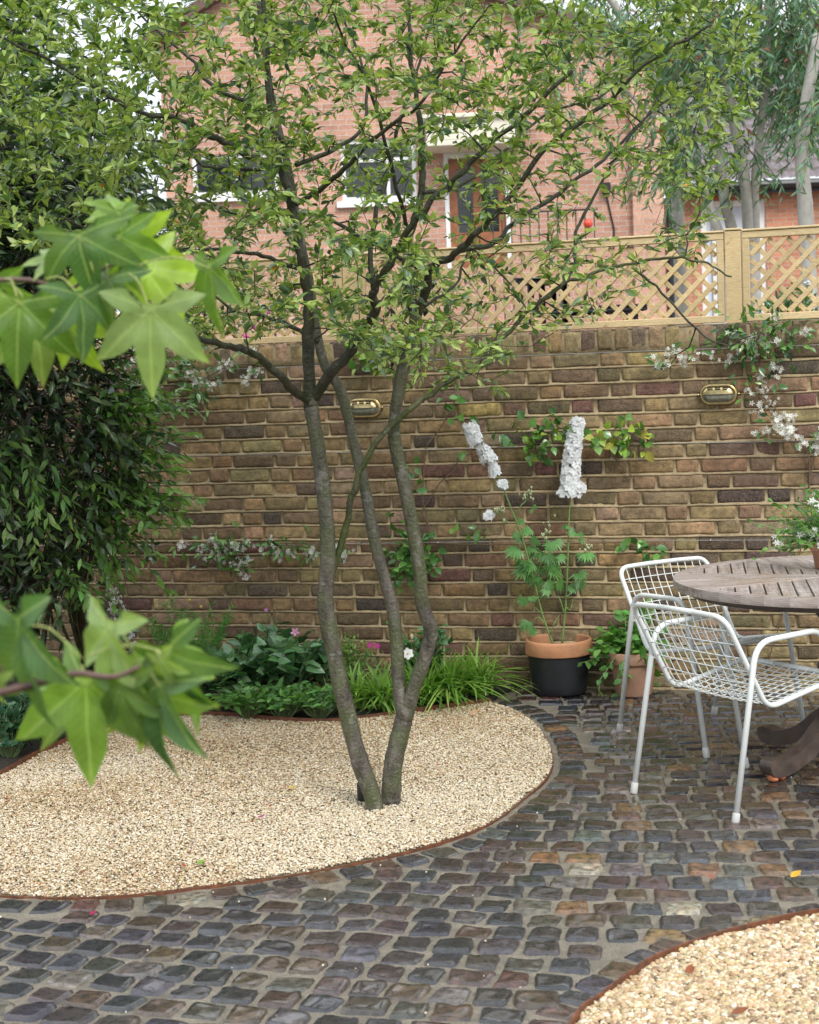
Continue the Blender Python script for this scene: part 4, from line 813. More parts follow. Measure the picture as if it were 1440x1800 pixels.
mb = MB(); zc = min(zE, zl) - .1; wall_with_holes(mb, H.Y, xl, xr, 0, zc, [wa, wb, do]); Y = H.Y
mb.add([(xl, Y, zc), (xr, Y, zc), (xr, Y, zE), (xA, Y, zA), (xl, Y, zl)], [(0, 1, 2, 3, 4)]); mb.add([(xl, Y, 0), (xl, Y + 8, 0), (xl, Y + 8, zl), (xl, Y, zl), (xr, Y, 0), (xr, Y + 8, 0), (xr, Y + 8, zE), (xr, Y, zE)], [(0, 3, 2, 1), (4, 5, 6, 7)]); H.fin(mb, 'wall', M_HB)
mb = MB()
for (xa, za, xb, zb) in ((xl - .3, zl - .28, xA, zA), (xA, zA, xr + .25, zE - .1)):
    n_ = norm([zb - za, 0, -(xb - xa)]) * -.14; mb.add([(xa, Y - .22, za), (xb, Y - .22, zb), (xb, Y + 8, zb), (xa, Y + 8, za)] + [(xa + n_[0], Y - .22, za + n_[2]), (xb + n_[0], Y - .22, zb + n_[2]), (xb + n_[0], Y + 8, zb + n_[2]), (xa + n_[0], Y + 8, za + n_[2])], [(0, 1, 2, 3), (7, 6, 5, 4), (0, 4, 5, 1), (1, 5, 6, 2), (2, 6, 7, 3), (3, 7, 4, 0)])
H.fin(mb, 'roof', M_RTILE)
window(H, wa, [('v', .5)]); window(H, wb, [('v', .62), ('h', .66)])
x0, z0, x1, z1 = do; mb = MB(); H.bx(mb, x0, z0, x0 + .06, z1, -.02, .1); H.bx(mb, x1 - .06, z0, x1, z1, -.02, .1); H.bx(mb, x0 + .06, z1 - .07, x1 - .06, z1, -.018, .1); H.fin(mb, 'door_frame', M_WHITE)
mb = MB(); a, b = x0 + .06, x1 - .06; c = (a + b) / 2; H.bx(mb, a, z0, a + .12, z1 - .07, .05, .1); H.bx(mb, b - .1, z0, b, z1 - .07, .05, .1); H.bx(mb, c - .06, z0, c + .06, z1 - .07, .05, .1); H.bx(mb, a, z1 - .22, b, z1 - .07, .052, .098); H.bx(mb, a, z0, b, z0 + .5, .053, .097); H.fin(mb, 'door', M_DOOR)
mb = MB(); mb.add([(a, Y + .085, z0), (b, Y + .085, z0), (b, Y + .085, z1), (a, Y + .085, z1)], [(0, 1, 2, 3)]); H.fin(mb, 'door_glass', M_DGLASS)
pr = H.rect(748, 214, 906, 268); mb = MB(); H.bx(mb, pr[0], pr[1] + .08, pr[2], pr[3] - .06, -.75, 0, .01); H.bx(mb, pr[0] - .05, pr[3] - .06, pr[2] + .05, pr[3], -.82, 0, .01); H.bx(mb, pr[0] - .02, pr[1], pr[2] + .02, pr[1] + .075, -.78, 0, .01); H.fin(mb, 'porch_hood', M_CREAM)
mb = MB(); x_ = H.xz(1140, 300)[0]; H.bx(mb, x_ - .25, 0, xr - .02, zE - .3, -.12, -.003); M_HB3 = housebrick('pale_pink_brick', (.66, .38, .27), (.55, .3, .2), (.6, .46, .36)); H.fin(mb, 'corner_pier', M_HB3)
mb = MB(); tube(mb, [(xr + .07, Y - .06, .1), (xr + .07, Y - .06, zE - .4), (xr + .0, Y - .16, zE - .2)], .05, 10); H.fin(mb, 'drainpipe', M_BLACK)
mb = MB(); r_ = H.rect(1058, 322, 1072, 342); H.bx(mb, *r_, -.12, -.002, .01); tube(mb, [((r_[0] + r_[2]) / 2, Y - .02, r_[1]), ((r_[0] + r_[2]) / 2 + .1, Y - .02, r_[1] - .5), ((r_[0] + r_[2]) / 2 + .06, Y - .02, r_[1] - 1.2)], .012, 5); H.fin(mb, 'outside_lamp', M_BLACK)
# railing on the landing
ra = H.rect(858, 386, 1035, 560); Yr = Y - 1.2; o = empty('iron_railing', ((ra[0] + ra[2]) / 2, Yr, ra[1])); tag(o, 'black iron railing of thin upright bars below the porch, seen above the trellis', 'railing'); iv = Matrix.Translation(-Vector(((ra[0] + ra[2]) / 2, Yr, ra[1])))
mb = MB(); box(mb, ((ra[0] + ra[2]) / 2, Yr, ra[3]), (ra[2] - ra[0], .04, .02)); q = mb.build('rail', M_BLACK, o); q.matrix_parent_inverse = iv; mb = MB()
for x in np.arange(ra[0] + .02, ra[2], .125): tube(mb, [(x, Yr, ra[1] - .4), (x, Yr, ra[3] - .012)], .009, 5)
q = mb.build('bars', M_BLACK, o); q.matrix_parent_inverse = iv
mb = MB(); V, F = I2; pc = P(1034, 393, Yr - .05); mb.add(V * .065 + pc, F); tag(mb.build('red_ball', plain('red_paint', (.65, .07, .04), .3)), 'small red ball finial above the black iron railing', 'ball')
# right hand house
H2 = Bld('tiled_roof_house', 28.0, 'low brick house with brown wavy roof tiles and black gutter behind pale trunks at right'); Y = 28.0
w2 = H2.rect(1234, 352, 1348, 575); ze = H2.xz(1300, 336)[1]; xl2, xr2 = H2.xz(1188, 400)[0], H2.xz(1760, 400)[0]; zr = H2.xz(1300, 135)[1] + 2.0
mb = MB(); wall_with_holes(mb, Y, xl2, xr2, 0, ze, [w2]); mb.add([(xl2, Y, 0), (xl2, Y + 7, 0), (xl2, Y + 7, ze), (xl2, Y, ze)], [(0, 3, 2, 1)]); H2.fin(mb, 'wall', M_HB2); window(H2, w2, [('v', .2), ('v', .8)], sill=False, fw=.1, pane=M_CURT)
mb = MB(); a, b_ = w2[0] - .08, w2[2] + .08
for x in np.arange(a, b_, .078): j = random.uniform(.85, 1.15); box(mb, (x + .035, Y - .01, w2[3] + .11), (.066, .03, .21), col=(.45 * j, .17 * j, .07 * j))
H2.fin(mb, 'arch', attrmat('arch_brick', .8)); mb = MB(); nx_ = int((xr2 - xl2 + 1) / .019); xs2 = np.linspace(xl2 - .25, xr2, nx_); rows = 17; g_ = .24; rise = math.tan(math.radians(38)); yy_, zz_, k_ = [], [], []
for i in range(rows): yy_ += [Y - .35 + i * g_, Y - .35 + (i + 1) * g_ - .005]; zz_ += [ze + .1 + i * g_ * rise + .045, ze + .1 + (i + 1) * g_ * rise + .012]
X_, R_ = np.meshgrid(xs2, np.arange(len(yy_))); Zv = np.array(zz_)[:, None] + .022 * np.abs(np.sin(X_ * math.pi / .15)) ** .7; Yv = np.array(yy_)[:, None] + np.zeros_like(X_); i = np.arange(len(yy_) - 1)[:, None] * nx_ + np.arange(nx_ - 1)[None]
mb.add(np.stack([X_, Yv, Zv], -1).reshape(-1, 3), np.stack([i, i + 1, i + nx_ + 1, i + nx_], -1).reshape(-1, 4)); H2.fin(mb, 'roof', plain('brown_roof_tile', (.12, .09, .09), .35, var=.4, scale=7))
mb = MB(); tube(mb, [(xl2 - .3, Y - .42, ze + .05), (xr2, Y - .42, ze + .05)], .075, 10); box(mb, ((xl2 + xr2) / 2, Y - .3, ze + .02), (xr2 - xl2, .06, .2)); H2.fin(mb, 'gutter', M_BLACK)
# eucalyptus with several pale trunks
M = NM('pale_bark'); n1 = M.noise(5, 5, .6, stretch=(1, 1, .3)); n2 = M.noise(25, 3); M.P(Base_Color=M.mixc(1.0, M.ramp(n1, [(.3, (.24, .22, .19)), (.55, (.42, .4, .36)), (.75, (.3, .26, .21))]), M.ramp(n2, [(.3, .85), (.7, 1.1)]), 'MULTIPLY'), Roughness=.7); M_PBARK = M.m
re = np.random.default_rng(9)
EUC = [(.12, .24, .14), (.09, .18, .11), (.18, .30, .19), (.26, .38, .12), (.3, .1, .07)]
def euc(label, Y, trunks, clumps, n_sh, seed):
    r = np.random.default_rng(seed); base = np.array([P(trunks[0][0][0][0], 560, Y)[0], Y, 1.28]); o = empty('eucalyptus_tree', base); tag(o, label, 'tree', 'eucalyptus trees behind the trellis'); iv = Matrix.Translation(-Vector(base)); mb = MB()
    for pts, r0, r1 in trunks:
        p = [P(x, y, Y) for x, y in pts]; p = [np.array([p[0][0] + .04, p[0][1], 1.2])] + p; s = smoothpath(p, 6); tube(mb, s, np.linspace(r0, r1, len(s)) * .84, 10, lump=.02)
    q = mb.build('trunk', M_PBARK, o); q.matrix_parent_inverse = iv; mbw, mbl = MB(), MB(); P_ = []; D_ = []; L_ = []
    for cx, cy, rx, ry, n in clumps:
        c = P(cx, cy, Y); s_ = Y / F_PX
        for _ in range(n): d = norm(r.normal(size=3)); a = c + d * r.random() ** .4 * np.array([rx * s_, .9, ry * s_]); P_.append(a); D_.append(norm(np.array([d[0] * .8 + r.normal(0, .35), r.normal(0, .3), -.6]))); L_.append(r.uniform(.2, .42))
    shoots(mbw, mbl, P_, D_, L_, 46, (.07, .12), EUC, [5, 4, 3, 1.4, .6], r, w=.2, droop=.2, fold=.1, up_=.1, tw=.003, spread=.9, colw=(.8, .6, .5))
    q = mbw.build('twigs', M_BARK, o); q.matrix_parent_inverse = iv; q = mbl.build('foliage', M_LEAF, o); q.matrix_parent_inverse = iv
euc('leaning pale grey trunks in a clump behind the trellis, with hanging blue green leaves', 13.0, [([(1300, 520), (1261, 402), (1244, 349), (1219, 293), (1195, 235)], .052, .038), ([(1306, 520), (1286, 402), (1275, 360), (1269, 307), (1261, 255), (1240, 170), (1205, 60), (1180, -60)], .058, .04), ([(1326, 520), (1316, 402), (1313, 349), (1305, 290), (1294, 235), (1280, 160), (1262, 60), (1245, -60)], .062, .042), ([(1330, 520), (1329, 402), (1327, 340), (1329, 290), (1340, 203), (1346, 140), (1350, 60), (1365, -60)], .042, .032), ([(1318, 450), (1317, 380), (1327, 318), (1354, 224), (1380, 150)], .022, .014)],
    [(1195, 250, 22, 25, 10), (1250, 100, 60, 50, 80), (1398, 140, 38, 60, 90), (1180, 50, 70, 60, 90), (1340, 20, 90, 60, 130), (1410, 40, 40, 50, 70), (1235, 200, 26, 34, 26), (1302, 275, 8, 22, 10), (1190, 290, 22, 30, 18), (1430, -100, 90, 60, 40), (1150, -100, 120, 60, 40)], 0, 41)
euc('single thick pale trunk left of the leaning ones, beside the drainpipe, with hanging leaves', 14.5, [([(1198, 520), (1194, 400), (1190, 307), (1176, 245), (1160, 150), (1100, 40), (1040, -50)], .07, .04), ([(1178, 260), (1140, 200), (1060, 120)], .03, .015)],
    [(1150, 200, 28, 40, 16), (1060, 100, 50, 45, 24), (960, 130, 35, 50, 14), (1090, 0, 80, 40, 30), (1135, 270, 12, 20, 5), (1000, -10, 60, 40, 18)], 0, 42)
euc('straight pale trunk at the far right edge with yellow green hanging leaves', 12.0, [([(1418, 405), (1414, 340), (1410, 280), (1418, 180), (1440, 60)], .075, .05)], [(1412, 200, 20, 22, 8), (1440, 250, 18, 30, 10), (1430, 80, 35, 50, 20), (1465, 160, 50, 70, 34)], 0, 43)
# shrubs and garden things just behind the trellis
FL = [(.07, .16, .04), (.1, .22, .05), (.05, .11, .03)]
def bush(name, label, px, py, Y, rx, rz, n, flowers=(), fcol=(.8, .1, .1), lsize=(.04, .07), cat='shrub'):
    c = P(px, py, Y); base = np.array([c[0], c[1], 1.28]); o = empty(name, base); tag(o, label, cat); iv = Matrix.Translation(-Vector(base)); r = np.random.default_rng(int(px)); a, b = MB(), MB()
    d = norm(r.normal(size=(n, 3)) + np.array([0, 0, .4])); st = c + np.array([0, 0, -.12]) + d * np.array([rx * .6, .25, rz * .6]) * r.random((n, 1)) ** .5; shoots(a, b, st, d, r.uniform(.1, .25, n), 50, lsize, FL, [3, 2, 1], r, w=.45)
    for q in range(5): tube(a, smoothpath([base, (base + c) / 2 + r.normal(0, .05, 3), c + r.normal(0, .1, 3)], 4), .008, 5, (.5, .4, .3))
    q = a.build('stems', M_BARK, o); q.matrix_parent_inverse = iv; q = b.build('foliage', M_LEAF, o); q.matrix_parent_inverse = iv
    for fx, fy in flowers:
        m_ = MB(); fc = P(fx, fy, Y - .2)
        for _ in range(9): V, F = I1; m_.add(V * r.uniform(.012, .022) * np.array([1, 1, .6]) + fc + r.normal(0, .012, 3), F, fcol)
        q = m_.build('flower', M_PETAL, o); q.matrix_parent_inverse = iv
bush('flowering_shrub', 'green shrub with red flowers seen through the right hand trellis panel', 1370, 545, 10.2, .35, .22, 60, [(1353, 555)], (.6, .04, .05)); bush('flowering_shrub', 'green shrub with white flowers seen through the lattice at the right edge', 1445, 540, 10.6, .3, .3, 60, [(1430, 545), (1420, 500), (1410, 560)], (.8, .8, .76))
bush('flowering_shrub', 'green shrub with pink flowers seen through the lattice behind the left stem', 470, 560, 10.5, .45, .3, 60, [(470, 545), (455, 580), (500, 560), (430, 590)], (.75, .15, .45)); bush('leafy_shrub', 'leafy shrub behind the lattice at its left end', 330, 520, 10.8, .6, .45, 90)
def garden_chair(px, Y, rz, label):
    o = empty('garden_chair', (P(px, 560, Y)[0], Y, 1.28), rz); tag(o, label, 'chair', 'black garden chairs beyond the wall'); mb = MB(); box(mb, (0, 0, .44), (.46, .45, .03), bev=.008); mb.build('seat', M_BLACK, o); mb = MB()
    for x in (-.2, -.1, 0, .1, .2): box(mb, (x, .23, .7), (.05, .02, .44), bev=.004)
    box(mb, (0, .23, .94), (.48, .03, .06), bev=.008); mb.build('backrest', M_BLACK, o)
    for x in (-.21, .21):
        for y in (-.2, .21): mb = MB(); tube(mb, [(x, y, 0), (x, y, .43)], .014, 6); mb.build('leg', M_BLACK, o)
garden_chair(985, 11.8, .5, 'black slatted garden chair seen through the lattice, right of the tree stems'); garden_chair(700, 12, -.6, 'black slatted garden chair seen through the lattice directly behind the tree stems')
o = empty('garden_table', (P(1020, 560, 12)[0] - .0, 12.3, 1.28)); tag(o, 'black low garden table beyond the trellis, beside the black slatted chair', 'table'); mb = MB(); box(mb, (0, 0, .72), (1.0, .7, .05), bev=.01); mb.build('tabletop', M_BLACK, o)
for x in (-.42, .42):
    for y in (-.28, .28): mb = MB(); tube(mb, [(x, y, 0), (x, y, .7)], .02, 6); mb.build('leg', M_BLACK, o)
# ------------------------------------------------------------------ wall lamps
M_BRASS = plain('aged_brass', (.6, .47, .24), .25, 1.0, var=.3, scale=40); M_LENS = plain('ribbed_glass', (.2, .2, .15), .12, var=.5, scale=60, spec=.8)
def stadium(hw, hh, n=14):
    c = hw - hh; o = [(c + hh * math.cos(a), hh * math.sin(a)) for a in np.linspace(-math.pi / 2, math.pi / 2, n)]; return np.array(o + [(-x, -y) for x, y in o])
def wall_lamp(px, py, label):
    p = W(px, py); u, z = (p - W0) @ WU, p[2]; o = empty('wall_lamp', WP(u, z, .016)); o.rotation_euler = (0, 0, -YAW); tag(o, label, 'lamp', 'brass bulkhead lamps on the garden wall')
    # local: x along wall, -y out of the wall, z up
    def loft(rings, sel=None, mat=None, nm='', split=None):
        mb = MB(); R_ = [np.array([(x, -d, y) for x, y in stadium(hw, hh)]) for hw, hh, d in rings]; n = len(R_[0]); V = np.concatenate(R_); F = []
        for k in range(len(R_) - 1):
            for i in range(n):
                j = (i + 1) % n; m_ = (R_[k][i][2] + R_[k][j][2] + R_[k + 1][i][2] + R_[k + 1][j][2]) / 4
                if sel is None or sel(m_): F.append((k * n + i, k * n + j, (k + 1) * n + j, (k + 1) * n + i))
        if sel is None: F.append(tuple(range((len(R_) - 1) * n, len(R_) * n)))
        mb.add(V, F); return mb.build(nm, mat, o)
    loft([(.088, .049, 0), (.088, .049, .008), (.084, .045, .012), (.08, .041, .012)], mat=M_BRASS, nm='base_plate')
    loft([(.078, .039, .012), (.077, .038, .022), (.073, .034, .034), (.065, .027, .044), (.052, .016, .05)], mat=M_LENS, nm='glass_lens')
    loft([(.0805, .0415, .012), (.0795, .0405, .026), (.0765, .0375, .04), (.068, .030, .051), (.05, .017, .056), (.03, .002, .057)], sel=lambda m_: m_ > .001, mat=M_BRASS, nm='hood')
    mb = MB()
    for x in (-.036, 0, .036):
        for zz, yy in ((.026, -.0555), (.033, -.0495)): box(mb, (x, yy, zz), (.026, .006, .0028))
    mb.build('vent_slot', M_BLACK, o)
    for x in (-.094, .094): mb = MB(); tube(mb, [(x, 0, 0), (x, -.012, 0)], .006, 8); mb.build('fixing_screw', M_BRASS, o)
wall_lamp(643, 717, 'oval brass lamp on the brick wall between the tree stems'); wall_lamp(1264, 693, 'oval brass lamp on the brick wall at right, above the chairs')
# ------------------------------------------------------------------ flowers
def petalflower(n=5, w=.5, L_=1.0, cup=.25, y0=.08):
    V, F = [], []; pv, pf = leaf_t(w, .1, -.0, 3)
    for k in range(n):
        a = 2 * math.pi * k / n; c, s = math.cos(a), math.sin(a); q = pv * L_; z = q[:, 2] + cup * q[:, 1]; y = q[:, 1] + y0; V.append(np.stack([q[:, 0] * c - y * s, q[:, 0] * s + y * c, z], -1)); F.append(pf + k * len(pv))
    return np.concatenate(V), np.concatenate(F)
FLW = petalflower(5, .55, 1, .3); STAR = petalflower(5, .3, 1, .1)
def florets(mb, centers, nrm_, size, cols, rng, tmpl=FLW):
    n = len(centers); t = norm(rng.normal(size=(n, 3))); scatter(mb, tmpl[0], tmpl[1], np.array(centers), rot_from(t - nrm_ * np.sum(t * nrm_, -1, keepdims=True), nrm_), rng.uniform(*size, n), cols)
# jasmine on the wall
M_ST = attrmat('green_stem', .5, .25, 120, 0)
def jasmine(label, pts, Y_off, nl, nf, seed, spread=.05, stems=None, lsize=(.025, .045), fl=(.009, .0145), lcols=None, name='star_jasmine', group='star jasmine trained on the wall', cat='climber'):
    """pts: pixels of leafy spots on the wall (x, y, radius px, leaf share, flower share)"""
    r = np.random.default_rng(seed); p0 = W(pts[0][0], pts[0][1], .03); o = empty(name, p0); tag(o, label, cat, group); iv = Matrix.Translation(-Vector(p0)); a, b, c = MB(), MB(), MB(); wts = np.array([q[2] ** 2 * q[3] for q in pts], float); LP = []; LD = []
    for i in r.choice(len(pts), nl, p=wts / wts.sum()):
        x, y, rad = pts[i][:3]; cpt = W(x, y, .03 + Y_off * r.random()); s = rad / 350; q = cpt + WU * r.normal(0, s * .55) + np.array([0, 0, 1]) * r.normal(0, s * .5) + WN * abs(r.normal(0, .03)); LP.append(q); LD.append(norm(norm(q - cpt) * .7 + r.normal(0, .5, 3) + WN * .4 - up * .15))
    LP, LD = np.array(LP), np.array(LD); ls_ = r.uniform(*lsize, nl) * (1.35 if name == 'climbing_vine' else 1.3); cl = pal(lcols or [(.07, .17, .045), (.11, .24, .055), (.17, .32, .075), (.04, .1, .04)], [3, 3, 2, 2], nl, .15, r); tv, tf = leaf_t(.68 if name == 'climbing_vine' else .42, .25, .2, 3); scatter(b, tv, tf, LP, rot_from(LD, norm(WN * .6 + up * .5 + r.normal(0, .5, (nl, 3)))), ls_, cl)
    for q, d in list(zip(LP, LD))[::3]: tube(a, [q, q - d * .03 - WN * .01], .001, 4, (.1, .14, .05), cap=False)
    if nf:
        fw = np.array([q[2] ** 1.5 * q[4] for q in pts], float)
        for i in r.choice(len(pts), max(1, nf // 7), p=fw / fw.sum()):
            x, y, rad = pts[i][:3]; s = rad / 350; cc_ = W(x, y, .05 + .04 * r.random()) + WU * r.normal(0, s * .45) + up * r.normal(0, s * .45)
            fc = np.array([cc_ + r.normal(0, .013, 3) for _ in range(int(r.integers(6, 11)))]); c = MB(); florets(c, fc, norm(WN + r.normal(0, .6, fc.shape)), fl, pal([(.86, .86, .8), (.8, .8, .7)], [3, 1], len(fc), .03, r), r, petalflower(5, .5, 1, .1)); q = c.build('flower_cluster', M_PETAL, o); q.matrix_parent_inverse = iv
    for st in stems or []: tube(a, smoothpath([W(x, y, .025 + .012 * r.random()) for x, y in st], 6), .0035, 6, (.16, .1, .06), lump=.08)
    q = a.build('stems', M_ST, o); q.matrix_parent_inverse = iv; q = b.build('foliage', M_GLOSSLEAF, o); q.matrix_parent_inverse = iv
jasmine('white flowered climber hanging over the wall top below the right hand trellis panel', [(1330, 590, 48, 2, .7), (1280, 612, 30, 1, 1.5), (1205, 618, 26, .6, 1.5), (1165, 628, 18, .7, 1.5), (1160, 645, 12, .5, 1), (1318, 650, 26, .6, 1), (1345, 680, 34, .8, 2), (1325, 705, 20, .5, 1.2), (1360, 750, 30, .5, 3), (1388, 757, 20, .2, 3), (1355, 790, 10, .2, 2), (1375, 600, 40, 1, .3), (1400, 575, 35, .8, .2)], .05, 240, 330, 51, stems=[[(1345, 1180), (1400, 1000), (1420, 880), (1421, 800), (1400, 775)], [(1400, 775), (1365, 720), (1340, 690), (1336, 620), (1325, 580)], [(1336, 625), (1300, 612), (1240, 618), (1170, 630)], [(1336, 620), (1400, 600), (1440, 575)]])
jasmine('short sprig of white flowers at the right edge, beside the middle wire', [(1432, 772, 20, 1, 3), (1445, 765, 20, 1, 2)], .04, 14, 50, 52, stems=[[(1421, 860), (1432, 800), (1440, 770)]])
jasmine('low string of white flowers along the bottom wire left of the tree stems', [(270, 965, 22, 1, 2), (315, 958, 12, .4, 2), (375, 962, 28, 1, 1.6), (405, 970, 32, 1.6, 2), (425, 990, 22, 1, 1), (485, 965, 26, 1, 2.4), (500, 958, 16, 1, 1), (545, 965, 22, 1.2, 1.8), (600, 975, 16, .8, 2), (440, 955, 16, .6, 1), (680, 960, 14, 1, 0)], .04, 190, 270, 53, stems=[[(180, 1000), (260, 962), (400, 958), (520, 955), (660, 958)], [(215, 1180), (200, 1080), (180, 1000)]])
jasmine('white flowered climber between the dark shrub and the wall top at left', [(340, 660, 30, 2, 1), (350, 690, 28, 2, 1.2), (395, 640, 22, 1, 2), (430, 660, 16, .6, 2), (320, 720, 24, 1, .7), (460, 650, 18, 1, 1), (300, 640, 30, 2, .6), (260, 660, 40, 2, .3), (240, 645, 20, 1, 1), (440, 625, 22, 1, .5), (280, 700, 30, 1.6, .4)], .06, 240, 170, 54, stems=[[(200, 1170), (240, 900), (280, 760), (330, 690), (400, 645), (470, 640)]])
jasmine('thin upright climber with white flowers low on the wall behind the lower foreground twig', [(195, 1050, 20, .6, 2), (215, 1105, 20, .6, 2), (235, 1135, 14, .4, 2), (190, 1010, 18, .8, .8), (205, 1080, 18, .5, 1)], .04, 36, 90, 55, stems=[[(215, 1180), (205, 1100), (190, 1020)]])
OV = [(.1, .24, .05), (.16, .33, .07), (.07, .17, .045), (.28, .42, .06)]
jasmine('climber with rounded green leaves along the middle wire between the two white flower spikes', [(870, 755, 16, .6, 0), (900, 748, 20, .8, 0), (925, 760, 26, 1.2, 0), (945, 790, 22, 1.2, 0), (975, 765, 26, 1.3, 0), (990, 750, 20, 1, 0), (930, 800, 14, .8, 0)], .04, 75, 0, 56, lsize=(.03, .048), lcols=OV, name='climbing_vine', group='round leaved vines on the middle wire', stems=[[(820, 800), (880, 785), (940, 780), (1000, 778)]])
jasmine('climber with yellow green rounded leaves on the middle wire right of the white flower spikes', [(1060, 755, 22, 1, 0), (1085, 775, 24, 1, 0), (1105, 750, 22, 1.3, 0), (1125, 765, 24, 1.3, 0), (1110, 785, 20, 1, 0), (1120, 815, 9, .5, 0), (1050, 780, 16, .8, 0)], .04, 60, 0, 57, lsize=(.03, .05), lcols=OV[:2] + [(.34, .48, .07), (.5, .5, .1)], name='climbing_vine', group='round leaved vines on the middle wire', stems=[[(1010, 790), (1060, 780), (1130, 778)], [(1075, 800), (1112, 838)]])
jasmine('twisting brown vine stems with sparse leaves climbing the wall right of the tree stems', [(780, 660, 14, .6, 0), (795, 640, 16, .8, 0), (785, 700, 18, .7, 0), (800, 720, 20, 1, 0), (755, 768, 12, .5, 0), (732, 820, 14, .5, 0), (735, 858, 16, .5, 0), (785, 830, 10, .4, 0), (820, 798, 12, .6, 0), (695, 915, 16, .7, 0), (803, 915, 16, .9, 0), (848, 932, 16, .8, 0), (720, 965, 26, 2, 0), (705, 1000, 26, 2, 0), (740, 985, 26, 2, 0), (730, 1015, 24, 1.6, 0), (755, 975, 20, 1.2, 0), (765, 930, 14, .6, 0), (1120, 950, 18, 1, 0), (1140, 965, 20, 1.2, 0), (1160, 975, 14, .8, 0), (1100, 958, 14, .7, 0)], .04, 190, 0, 58, lsize=(.028, .05), lcols=OV[:3] + [(.08, .2, .05)], name='climbing_vine', group=None,
        stems=[[(752, 1180), (748, 1000), (745, 950), (750, 915), (742, 870), (745, 830), (748, 790), (765, 765)], [(748, 1000), (755, 930), (742, 900), (755, 880), (772, 850), (785, 838), (800, 825), (806, 800)], [(765, 765), (785, 735), (800, 700), (795, 650)], [(745, 955), (850, 957), (1000, 955), (1160, 952)]])
jasmine('small vine with pale green leaves just below the wall top between the two main stems', [(650, 625, 16, 1, 0), (625, 620, 16, 1, 0), (640, 640, 18, 1, 0), (690, 655, 12, .5, 0), (670, 618, 12, .8, 0)], .04, 34, 0, 59, lsize=(.03, .05), lcols=OV, name='climbing_vine', group=None, stems=[[(660, 640), (640, 615), (650, 600)]])
# ------------------------------------------------------------------ pots
M = NM('terracotta'); n1 = M.noise(7, 4); n2 = M.noise(60, 4); c = M.mixc(1.0, M.col(), M.ramp(n1, [(.3, .75), (.7, 1.2)]), 'MULTIPLY'); c = M.mixc(M.ramp(n2, [(.55, 0.0), (.8, .35)]), c, (.5, .42, .34)); M.P(Base_Color=c, Roughness=.6); M.bump(n2, .001); M_TC = M.m
M_POTB = plain('black_pot_glaze', (.014, .016, .018), .45, var=.35, scale=9, bump=.001)
def lathe_obj(nm, prof, mat, par, loc, seg=56, col=(.42, .19, .095)):
    mb = MB(); lathe(mb, prof, loc, seg, col); return mb.build(nm, mat, par)
PC = G(985, 1229); d_ = norm(np.array([PC[0], PC[1], 0])); PC = PC + d_ * .128; PC[2] = 0
o1 = empty('potted_delphinium', PC); tag(o1, 'tall white flowered plant in a round pot, black below a terracotta rim, by the wall', 'potted plant')
Z = (0, 0, 0); lathe_obj('pot', [(0, .012), (.126, .012), (.130, .016), (.134, .05), (.146, .13), (.1515, .20), (.152, .206)], M_POTB, o1, Z)
lathe_obj('rim', [(.151, .204), (.161, .202), (.1635, .207), (.162, .262), (.1605, .27), (.157, .2745), (.150, .2745), (.147, .270), (.146, .262), (.142, .2)], M_TC, o1, Z, col=(.46, .215, .105))
mb = MB(); gv = np.linspace(0, 2 * math.pi, 41)[:-1]; mb.add([(0, 0, .222)] + [(.144 * math.cos(a), .144 * math.sin(a), .216) for a in gv], [(0, 1 + i, 1 + (i + 1) % 40) for i in range(40)]); M_SOIL = bpy.data.materials['soil']; mb.build('soil', M_SOIL, o1)
YD = PC[1]; rp = np.random.default_rng(61)
def rel(x, y, dy=0.0, c=PC, Y=None): return P(x, y, (Y or YD) + dy) - c
S_, Fl, Bu, Lf = MB(), MB(), MB(), MB(); SC_ = (.16, .26, .07)
st1 = [rel(973, 1133), rel(955, 1085), rel(936, 1010), rel(915, 935), rel(897, 890), rel(882, 850), rel(866, 810), rel(845, 775), rel(825, 742)]; st2 = [rel(988, 1133, .02), rel(994, 1070, .02), rel(998, 990), rel(1000, 920), rel(1003, 870), rel(1008, 800), rel(1018, 732)]
for s_, r0 in ((st1, .0055), (st2, .0058)): q = smoothpath(s_, 6); tube(S_, q, np.linspace(r0, .002, len(q)), 7, SC_)
for a in ([(968, 1115), (975, 1095), (985, 1080), (992, 1072)], [(955, 1080), (945, 1072), (935, 1060)], [(992, 1078), (985, 1055), (975, 1035)], [(995, 1050), (1005, 1040), (1015, 1015)], [(998, 1020), (1012, 1005), (1028, 985), (1036, 978)], [(938, 1015), (948, 1000), (950, 975)], [(905, 915), (915, 890), (925, 880), (930, 862)], [(920, 945), (900, 925), (880, 905), (868, 900)], [(950, 1060), (960, 1040), (968, 1010)], [(958, 1095), (945, 1085), (932, 1100)], [(999, 960), (1008, 945), (1020, 950), (1032, 965)], [(950, 1000), (960, 960), (962, 930)], [(996, 1068), (1003, 1072), (1008, 1050)]): q = smoothpath([rel(x, y, rp.normal(0, .015)) for x, y in a], 5); tube(S_, q, np.linspace(.003, .0014, len(q)), 5, SC_)
PFL = petalflower(5, .85, 1, .12)
